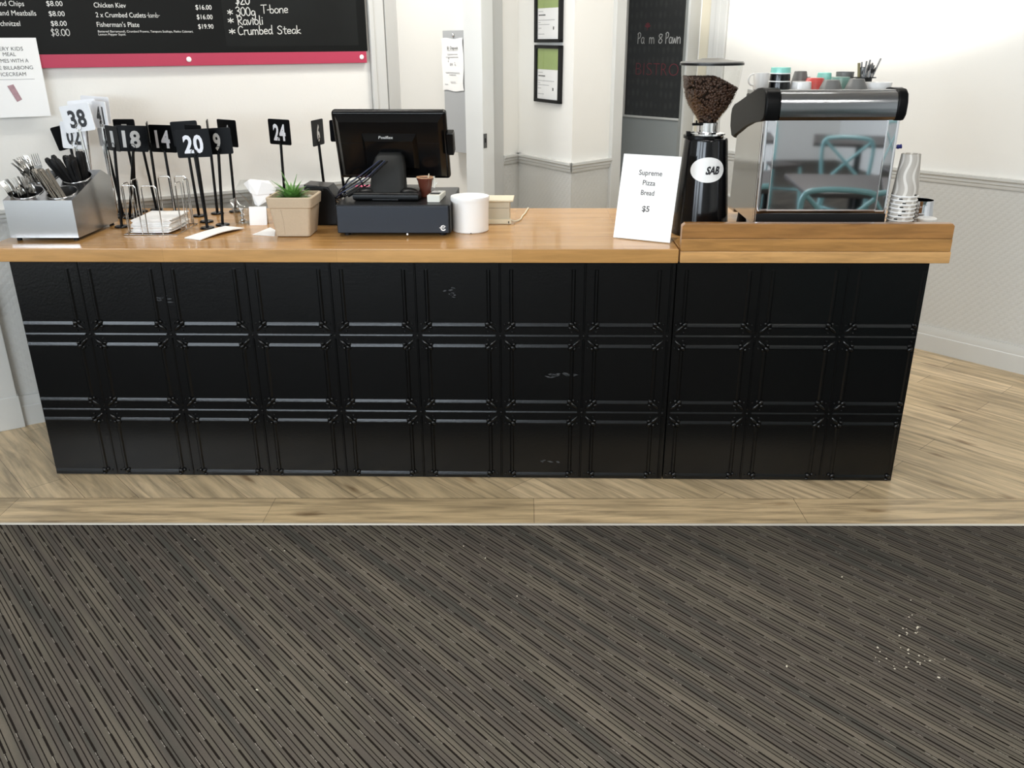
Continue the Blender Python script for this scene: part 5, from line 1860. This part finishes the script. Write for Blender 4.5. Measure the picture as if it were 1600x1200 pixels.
mb.lathe([(0, 0.402)] + [(max(0.01, hop_r(z) - 0.012), z) for z in (0.402, 0.412, 0.43, 0.456, 0.48, 0.50, 0.52, 0.54, 0.56)] + [(0.06, 0.56), (0.03, 0.56), (0, 0.56)], (0, 0, 0), 28)
for v_ in mb.bm.verts:
    v_.co.z = min(v_.co.z, bean_top(v_.co.x, v_.co.y) - 0.005)
n_core = len(mb.bm.faces)
cnt = 0
for k in range(1900):
    z = rb.uniform(0.405, 0.575)
    a = rb.uniform(0, 2 * PI)
    if math.sin(a) > 0.55:
        continue
    r_ = hop_r(z) - rb.uniform(0.0085, 0.012)
    x, y = r_ * math.cos(a), r_ * math.sin(a)
    if z > bean_top(x, y):
        continue
    if rb.random() > hop_r(z) / 0.11 + 0.15:
        continue
    q = Quaternion((rb.gauss(0, 1), rb.gauss(0, 1), rb.gauss(0, 1), rb.gauss(0, 1)))
    q.normalize()
    mb.ell((x, y, z), 0.0066, 0.0050, 0.0040, q.to_matrix(), 8, 6)
    cnt += 1
for k in range(900):
    x, y = rb.uniform(-0.1, 0.1), rb.uniform(-0.1, 0.1)
    if math.hypot(x, y) > 0.094:
        continue
    z = bean_top(x, y) - rb.uniform(0, 0.006)
    q = Quaternion((rb.gauss(0, 1), rb.gauss(0, 1), rb.gauss(0, 1), rb.gauss(0, 1)))
    q.normalize()
    mb.ell((x, y, z), 0.0066, 0.0050, 0.0040, q.to_matrix(), 8, 6)
o = mb.build('coffee_beans', [M['bean'], M['bean_gap']], None, smooth=60)
for k in range(n_core):
    o.data.polygons[k].material_index = 1
o.location = (GX, GY, ZT)
tag(o, 'dark roasted coffee beans filling the clear grinder hopper', 'coffee beans', kind='stuff')

# ================================================================== ESPRESSO MACHINE
MX0, MX1, MY0, MY1 = 0.785, 1.250, 0.100, 0.580
em = root('espresso_machine', (1.02, 0.34, ZT), 0, 'polished steel espresso machine with a black rounded hood, its mirror back panel facing out', 'espresso machine')
EO = Matrix.Translation((-1.02, -0.34, -ZT))


def eb():
    m_ = MB()
    m_.X = EO
    return m_


ZB0, ZB1 = 0.985, 1.335
eb().box(MX0 + 0.012, MX1 - 0.012, MY0 + 0.012, MY1 - 0.08, ZB0 - 0.012, ZB1 + 0.02).build('chassis', M['black_satin'], em)
eb().prism([(MX0 + 0.043, ZB0 + 0.004), (MX1 - 0.040, ZB0 + 0.004), (MX1 - 0.040, ZB1), (MX0 + 0.043, ZB1)], MY0 + 0.002, MY0 + 0.010, axis='y').build('back_panel', M['mirror_steel'], em, smooth=20)
# rounded chrome corner columns
for x, sgn in ((MX0, 1), (MX1, -1)):
    m_ = eb()
    prof = [(x + sgn * 0.042, MY0 + 0.001), (x + sgn * 0.014, MY0 - 0.002)]
    for k in range(7):
        a = PI / 2 * k / 6
        prof.append((x + sgn * (0.012 - 0.012 * math.sin(a)), MY0 + 0.010 - 0.012 * math.cos(a)))
    prof += [(x + sgn * 0.0, MY0 + 0.022), (x + sgn * 0.010, MY0 + 0.022), (x + sgn * 0.042, MY0 + 0.012)]
    m_.prism(prof, ZB0, ZB1 + 0.004)
    m_.build('corner_column', M['mirror_steel'], em, smooth=30)
    m_ = eb().box(x + sgn * 0.0405, x + sgn * 0.0435, MY0 - 0.002, MY0 + 0.004, ZB0, ZB1, 0.001)
    m_.build('bright_edge', M['chrome'], em)
for x, sgn in ((MX0, 1), (MX1, -1)):
    eb().prism([(MY0 + 0.026, ZB0 - 0.01), (MY1 - 0.06, ZB0 - 0.01), (MY1 - 0.09, ZB1 - 0.02), (MY0 + 0.026, ZB1 + 0.01)], x, x + sgn * 0.010, axis='x').build('side_panel', M['side_steel'], em, smooth=20)
eb().box(MX0 + 0.004, MX1 - 0.004, MY0 - 0.004, MY0 + 0.02, ZB0 - 0.022, ZB0 + 0.032, 0.002).build('base_strip', M['black_matte'], em)
for x in (MX0 + 0.04, MX1 - 0.04):
    for y in (MY0 + 0.05, MY1 - 0.12):
        eb().lathe([(0, 0.0005), (0.02, 0.0005), (0.017, 0.02), (0.014, 0.062), (0, 0.062)], (x, y, ZT), 18).build('foot', M['black_matte'], em)
# hood: long rolled steel band with black end caps reaching to the barista side
band = []
for k in range(11):
    a = math.radians(-88 + 176 * k / 10)
    band.append((MY0 + 0.012 - 0.040 * math.cos(a) * 0.9, 1.384 + 0.050 * math.sin(a)))
band = [(MY0 + 0.01, 1.335), (MY0 - 0.015, 1.338), (MY0 - 0.0235, 1.348), (MY0 - 0.026, 1.375), (MY0 - 0.0245, 1.404), (MY0 - 0.017, 1.420), (MY0 - 0.004, 1.430)]
eb().prism([(MY0 + 0.05, 1.334)] + band + [(MY0 + 0.05, 1.434)], MX0 + 0.045, MX1 - 0.030, axis='x').build('hood_band', M['steel_band'], em, smooth=35)
m_ = eb().box(MX0 + 0.044, MX1 - 0.029, MY0 + 0.002, MY0 + 0.05, 1.428, 1.4345, 0.003)
m_.build('top_rail', M['steel'], em)
eb().box(MX0 + 0.03, MX1 - 0.02, MY0 + 0.02, MY1 - 0.06, 1.402, 1.418, 0.002).build('cup_tray', M['steel'], em)
eb().box(MX0 + 0.03, MX1 - 0.02, MY0 + 0.03, MY1 - 0.05, 1.330, 1.402, 0.004).build('hood_core', M['black_satin'], em)
capprof = [(MY0 + 0.022, 1.331), (MY0 - 0.012, 1.336), (MY0 - 0.027, 1.355), (MY0 - 0.029, 1.395), (MY0 - 0.020, 1.424), (MY0 + 0.0, 1.438), (MY0 + 0.05, 1.440), (MY0 + 0.12, 1.436), (MY0 + 0.24, 1.405), (MY0 + 0.36, 1.378), (MY0 + 0.46, 1.362),
           (MY0 + 0.495, 1.345), (MY0 + 0.505, 1.318), (MY0 + 0.500, 1.272), (MY0 + 0.465, 1.238), (MY0 + 0.425, 1.236), (MY0 + 0.36, 1.262), (MY0 + 0.26, 1.292), (MY0 + 0.14, 1.318)]
for nm, x0, x1 in (('l', MX0 - 0.008, MX0 + 0.046), ('r', MX1 - 0.031, MX1 + 0.006)):
    eb().prism(capprof, x0, x1, axis='x', bev=0.009, seg=3).build('hood_end_cap', M['hood_black'], em, smooth=40)
eb().box(MX0 + 0.046, MX1 - 0.031, MY0 + 0.40, MY0 + 0.49, 1.25, 1.36, 0.01).build('control_fascia', M['black_satin'], em)
eb().box(MX0 + 0.005, MX1 - 0.005, MY1 - 0.12, MY1 + 0.06, 0.955, 1.0, 0.004).build('drip_tray', M['steel'], em)
for x in (0.93, 1.11):
    m_ = eb()
    m_.lathe([(0, 0.0), (0.033, 0.0), (0.036, 0.03), (0.036, 0.06), (0, 0.06)], (x, MY1 + 0.0 - 0.06, 1.19), 24)
    m_.build('group_head', M['chrome'], em)
m_ = eb()
m_.tube([(MX1 + 0.0, 0.30, 1.225), (MX1 + 0.085, 0.30, 1.225)], 0.004, 8)
st_ = m_.build('steam_valve', M['chrome'], em)
m_ = eb()
m_.tube([(MX1 + 0.078, 0.30, 1.225), (MX1 + 0.084, 0.30, 1.2255), (MX1 + 0.09, 0.30, 1.226), (MX1 + 0.096, 0.30, 1.227)], 0.0085, 12, taper=[0.7, 1, 0.8, 1])
m_.build('valve_knob', M['blue'], st_)

# ---- crockery on the machine
ZTR = 1.4185


def cup_prof(rb_, rt, h, t=0.003):
    return [(0, 0.0), (rb_, 0.0), (rb_ + 0.002, 0.002), ((rb_ + rt) / 2 + 0.001, h * 0.5), (rt, h), (rt - t, h), ((rb_ + rt) / 2 - t, h * 0.5), (rb_ - t, t + 0.001), (0, t + 0.001)]


def upside(prof, h):
    return [(r_, h - z_) for r_, z_ in prof]


def cup(name, loc, prof, m, label, cat='cup', group='cups on top of the espresso machine', rim=None, rim_m=None, handle=None):
    r = root(name, loc, 0, label, cat, group)
    MB().lathe(prof, (0, 0, 0), 32).build('cup_body', m, r)
    if rim:
        MB().lathe(rim, (0, 0, 0), 32, True).build('rim', rim_m, r)
    if handle:
        hx, hz, hr, az = handle
        mb_ = MB()
        mb_.X = Matrix.Rotation(az, 4, 'Z')
        mb_.tube([(hx + hr * 0.9 * math.cos(a), 0, hz + hr * math.sin(a)) for a in [math.radians(-100 + 200 * k / 12) for k in range(13)]], 0.0035, 8)
        mb_.build('handle', m, r)
    return r


# stack of upturned cups, black, black and mint
sx_, sy_ = 0.862, 0.245
z_ = ZTR
for k, (m, h, rr_, lab) in enumerate(((M['black_china'], 0.036, 0.0375, 'black upturned cup with a white rim, bottom of the stack beside the hood'),
                                      (M['black_china'], 0.026, 0.0355, 'black upturned cup with a white rim, middle of the stack beside the hood'),
                                      (M['mint'], 0.022, 0.0345, 'mint green upturned cup crowning the stack beside the hood'))):
    cup('upturned_cup', (sx_, sy_, z_), [(0, h), (rr_ - 0.002, h), (rr_ - 0.001, h - 0.002), (rr_, 0.004), (rr_, 0.0), (rr_ - 0.004, 0.0), (rr_ - 0.005, h - 0.005), (0, h - 0.005)], m, lab,
        rim=[(rr_ - 0.001, 0.0), (rr_ + 0.0028, 0.0005), (rr_ + 0.0028, 0.004), (rr_ - 0.001, 0.0045)], rim_m=M['white_china'])
    z_ += h + 0.0003
cup('white_cup', (0.937, 0.235, ZTR), upside(cup_prof(0.031, 0.036, 0.038), 0.038), M['white_china'], 'white cup squeezed between the black stack and the coral cup', handle=None)
cup('grey_cup', (0.968, 0.37, ZTR), upside(cup_prof(0.020, 0.037, 0.068), 0.068), M['grey_glaze'], 'grey upturned cup behind the white cup and black stack', handle=(0.030, 0.03, 0.016, -0.5))
cup('coral_cup', (1.003, 0.300, ZTR), upside(cup_prof(0.028, 0.045, 0.047), 0.047), M['red_glaze'], 'coral red upturned cup half behind a grey cup')
cup('grey_cup', (1.034, 0.215, ZTR), upside(cup_prof(0.025, 0.044, 0.043), 0.043), M['grey_glaze'], 'grey upturned cup in front of the coral cup')
cup('sea_green_cup', (1.093, 0.300, ZTR), upside(cup_prof(0.030, 0.042, 0.050), 0.050), M['mint_dull'], 'dull sea green upturned cup between the two front grey cups')
cup('grey_cup', (1.122, 0.215, ZTR), upside(cup_prof(0.023, 0.043, 0.047), 0.047), M['grey_glaze'], 'grey upturned cup in front of the sea green cup, next to the white bowl', handle=(-0.032, 0.012, 0.010, 0.9))
cup('mint_cup', (1.062, 0.390, ZTR), upside(cup_prof(0.022, 0.032, 0.062), 0.062), M['mint'], 'pale mint upturned cup behind the coral cup')
cup('dark_pot', (1.140, 0.400, ZTR), cup_prof(0.026, 0.032, 0.064), M['grey_glaze'], 'dark brown grey pot standing behind the sea green cup', 'pot')
cup('white_bowl', (1.205, 0.240, ZTR), cup_prof(0.040, 0.048, 0.034), M['white_china'], 'shallow white bowl at the end of the machine top', 'bowl')
cup('white_jug', (0.845, 0.440, ZTR), cup_prof(0.026, 0.030, 0.060), M['white_china'], 'white jug behind the black cup stack, handle pointing towards the grinder', 'jug', handle=(0.030, 0.036, 0.020, PI))
sp_ = root('utensil_holder', (1.188, 0.335, ZTR), 0, 'low dark holder for coffee spoons behind the white bowl', 'holder')
MB().lathe([(0, 0.0), (0.028, 0.0), (0.028, 0.044), (0.042, 0.045), (0.042, 0.048), (0.026, 0.048), (0.026, 0.004), (0, 0.004)], (0, 0, 0), 28).build('holder_cup', M['black_satin'], sp_)
rs = random.Random(4)
for k in range(14):
    f = k / 13 - 0.5
    mb = MB()
    wide = k in (6, 8, 9)
    d_ = Vector((f * 0.50 + 0.10, rs.uniform(-0.1, 0.1), 1)).normalized()
    L = (0.075, 0.058, 0.066, 0.082, 0.064, 0.085, 0.072, 0.090, 0.076, 0.080, 0.070, 0.074, 0.066, 0.100)[k] + 0.012
    b0 = Vector((f * 0.030, rs.uniform(-0.006, 0.006), 0.005))
    if k == 0:
        mb.tube([b0, b0 + d_ * (L + 0.005)], 0.0048, 6)
    else:
        mb.tube([b0, b0 + d_ * L * 0.7, b0 + d_ * L], 0.0029, 6)
        if wide or k % 2 == 0:
            q = d_.to_track_quat('Z', 'Y').to_matrix()
            mb.ell(b0 + d_ * (L - 0.012), 0.0075, 0.0025, 0.014, q, 10, 6)
    o = mb.build('wooden_stirrer' if k == 0 else 'coffee_spoon', M['olive'] if k == 0 else M['steel_dark'], None)
    o.location = (1.188, 0.335, ZTR)
    if k == 0:
        tag(o, 'olive brown wooden stirrer standing with the coffee spoons', 'stirrer')
    else:
        tag(o, 'small steel coffee spoon standing in the holder on the machine', 'spoon', 'coffee spoons on the machine')

# ---- takeaway cups, jug, lid
CPX, CPY = 1.311, 0.135


def make_paper_cup():
    r = root('paper_cup', (0, 0, 0))
    MB().lathe([(0, 0.140), (0.030, 0.140), (0.0315, 0.146), (0.0322, 0.146), (0.0440, 0.004), (0.0425, 0.004), (0.0295, 0.137), (0, 0.137)], (0, 0, 0), 36).build('cup_wall', M['wavy'], r, smooth=50)
    MB().lathe([(0.0435, 0.0), (0.0462, 0.0008), (0.0468, 0.003), (0.0455, 0.005), (0.0435, 0.005)], (0, 0, 0), 36, True).build('rolled_rim', M['paper'], r)
    mb_ = MB()
    for az in (0.35, 2.6, 4.4):
        a0 = -PI / 2 + az - 0.35
        for q in range(2):
            pts_ = []
            a1 = a0 + 0.11 * q
            for a_, z2 in ((a1, 0.0058), (a1 + 0.16, 0.0058), (a1 + 0.16, 0.0105), (a1, 0.0105)):
                rr2 = 0.0440 - 0.0118 * (z2 - 0.004) / 0.142 + 0.0006
                pts_.append((rr2 * math.cos(a_), rr2 * math.sin(a_), z2))
            mb_.quad(*pts_)
    mb_.build('printed_mark', M['dark_grey'], r, smooth=None)
    return r


pc0 = make_paper_cup()
labs = ('twelfth', 'eleventh', 'tenth', 'ninth', 'eighth', 'seventh', 'sixth', 'fifth', 'fourth', 'third', 'second', 'topmost')
NC = 12
step = 0.0142
zc0 = ZT + 0.0005
for k in range(NC):
    o = pc0 if k == 0 else copy_tree(pc0)
    o.location = (CPX + 0.0006 * k, CPY, zc0 + k * step)
    o.rotation_euler = (0, 0, rs.uniform(0, 6.28) if k < NC - 1 else 0.4)
    tag(o, 'topmost paper cup of the upturned stack, its wavy striped side in full view' if k == NC - 1 else 'white rimmed paper cup, %s from the top of the upturned stack' % labs[k], 'paper cup', 'upturned paper cups beside the machine')
jg = root('milk_jug', (1.390, 0.345, ZT), 0, 'round polished steel milk jug behind the paper cup stack', 'jug')
jg.location = (1.452, 0.300, ZT)
MB().lathe([(0, 0.0005), (0.048, 0.0005), (0.051, 0.006), (0.050, 0.05), (0.045, 0.095), (0.0455, 0.115), (0.044, 0.115), (0.043, 0.095), (0.047, 0.05), (0.046, 0.006), (0, 0.005)], (0, 0, 0), 40).build('jug_body', M['mirror_steel'], jg)
mb = MB().tube(curve_pts([(0.03, 0.034, 0.10), (0.05, 0.06, 0.095), (0.05, 0.06, 0.04), (0.032, 0.036, 0.03)]), 0.004, 8)
mb.build('jug_handle', M['mirror_steel'], jg)
lw = root('white_tub', (1.436, 0.190, ZT), 0, 'small white tub with a dark mark beside the paper cup stack', 'tub')
MB().lathe([(0, 0.0005), (0.026, 0.0005), (0.031, 0.060), (0.0335, 0.061), (0.034, 0.066), (0.031, 0.069), (0, 0.070)], (0, 0, 0), 36).build('tub_body', M['white_china'], lw)
MB().box(-0.016, -0.004, -0.0322, -0.029, 0.050, 0.058).build('printed_mark', M['num_black'], lw)

# ================================================================== FURNITURE BEHIND THE CAMERA (seen in the steel panel)


def make_chair():
    r = root('cafe_chair', (0, 0, 0))
    mb = MB()
    mb.prism([(-0.20, -0.20), (0.20, -0.20), (0.18, 0.20), (-0.18, 0.20)], 0.44, 0.465, bev=0.008)
    mb.build('seat', M['dark_wood'], r)
    for sx in (-1, 1):
        MB().tube([(sx * 0.175, -0.185, 0.44), (sx * 0.20, -0.215, 0.0)], 0.014, 8).build('leg', M['teal_metal'], r)
        MB().tube([(sx * 0.16, 0.19, 0.44), (sx * 0.20, 0.235, 0.0)], 0.014, 8).build('leg', M['teal_metal'], r)
    mb = MB()
    mb.tube(curve_pts([(-0.165, 0.19, 0.45), (-0.19, 0.22, 0.65), (-0.185, 0.245, 0.82), (-0.10, 0.255, 0.86), (0.10, 0.255, 0.86), (0.185, 0.245, 0.82), (0.19, 0.22, 0.65), (0.165, 0.19, 0.45)]), 0.015, 8)
    mb.tube([(-0.17, 0.20, 0.48), (0, 0.222, 0.66), (0.175, 0.245, 0.83)], 0.012, 8)
    mb.tube([(0.17, 0.20, 0.48), (0, 0.222, 0.66), (-0.175, 0.245, 0.83)], 0.012, 8)
    mb.build('cross_back', M['teal_metal'], r)
    mb = MB()
    mb.tube([(-0.188, -0.20, 0.22), (0.188, 0.212, 0.22)], 0.009, 8)
    mb.tube([(0.188, -0.20, 0.22), (-0.188, 0.212, 0.22)], 0.009, 8)
    mb.build('cross_brace', M['teal_metal'], r)
    return r


def make_table():
    r = root('cafe_table', (0, 0, 0))
    MB().box(-0.40, 0.40, -0.40, 0.40, 0.72, 0.75, 0.004).build('tabletop', M['dark_wood'], r)
    MB().tube([(0, 0, 0.02), (0, 0, 0.72)], 0.03, 12).build('pedestal', M['black_satin'], r)
    mb = MB()
    mb.box(-0.28, 0.28, -0.03, 0.03, 0.0, 0.03, 0.004)
    mb.box(-0.03, 0.03, -0.28, 0.28, 0.0, 0.03, 0.004)
    mb.build('foot_cross', M['black_satin'], r)
    return r


ch0, ta0 = make_chair(), make_table()
for k, (x, y, rz, lab) in enumerate(((1.66, -1.62, 0.25, 'teal metal chair nearest the counter, seen in the steel panel'),
                                     (2.36, -1.70, -0.2, 'teal metal chair nearest the east wall, seen in the steel panel'),
                                     (2.62, -4.25, 0.4, 'teal cross-back chair on the near side of the far table'),
                                     (3.62, -5.05, -1.4, 'teal cross-back chair at the end of the far table by the east wall'),
                                     (2.35, -5.55, 2.7, 'teal cross-back chair on the far side of the far table'))):
    o = ch0 if k == 0 else copy_tree(ch0)
    o.location = (x, y, 0.0015)
    o.rotation_euler = (0, 0, rz)
    tag(o, lab, 'chair', 'teal cafe chairs')
for k, (x, y, rz, lab) in enumerate(((2.05, -2.35, 0.1, 'dark square cafe table with teal chairs, nearer the counter'), (2.95, -4.95, 0.3, 'dark square cafe table with teal chairs, farther from the counter'))):
    o = ta0 if k == 0 else copy_tree(ta0)
    o.location = (x, y, 0.0015)
    o.rotation_euler = (0, 0, rz)
    tag(o, lab, 'table', 'dark cafe tables')
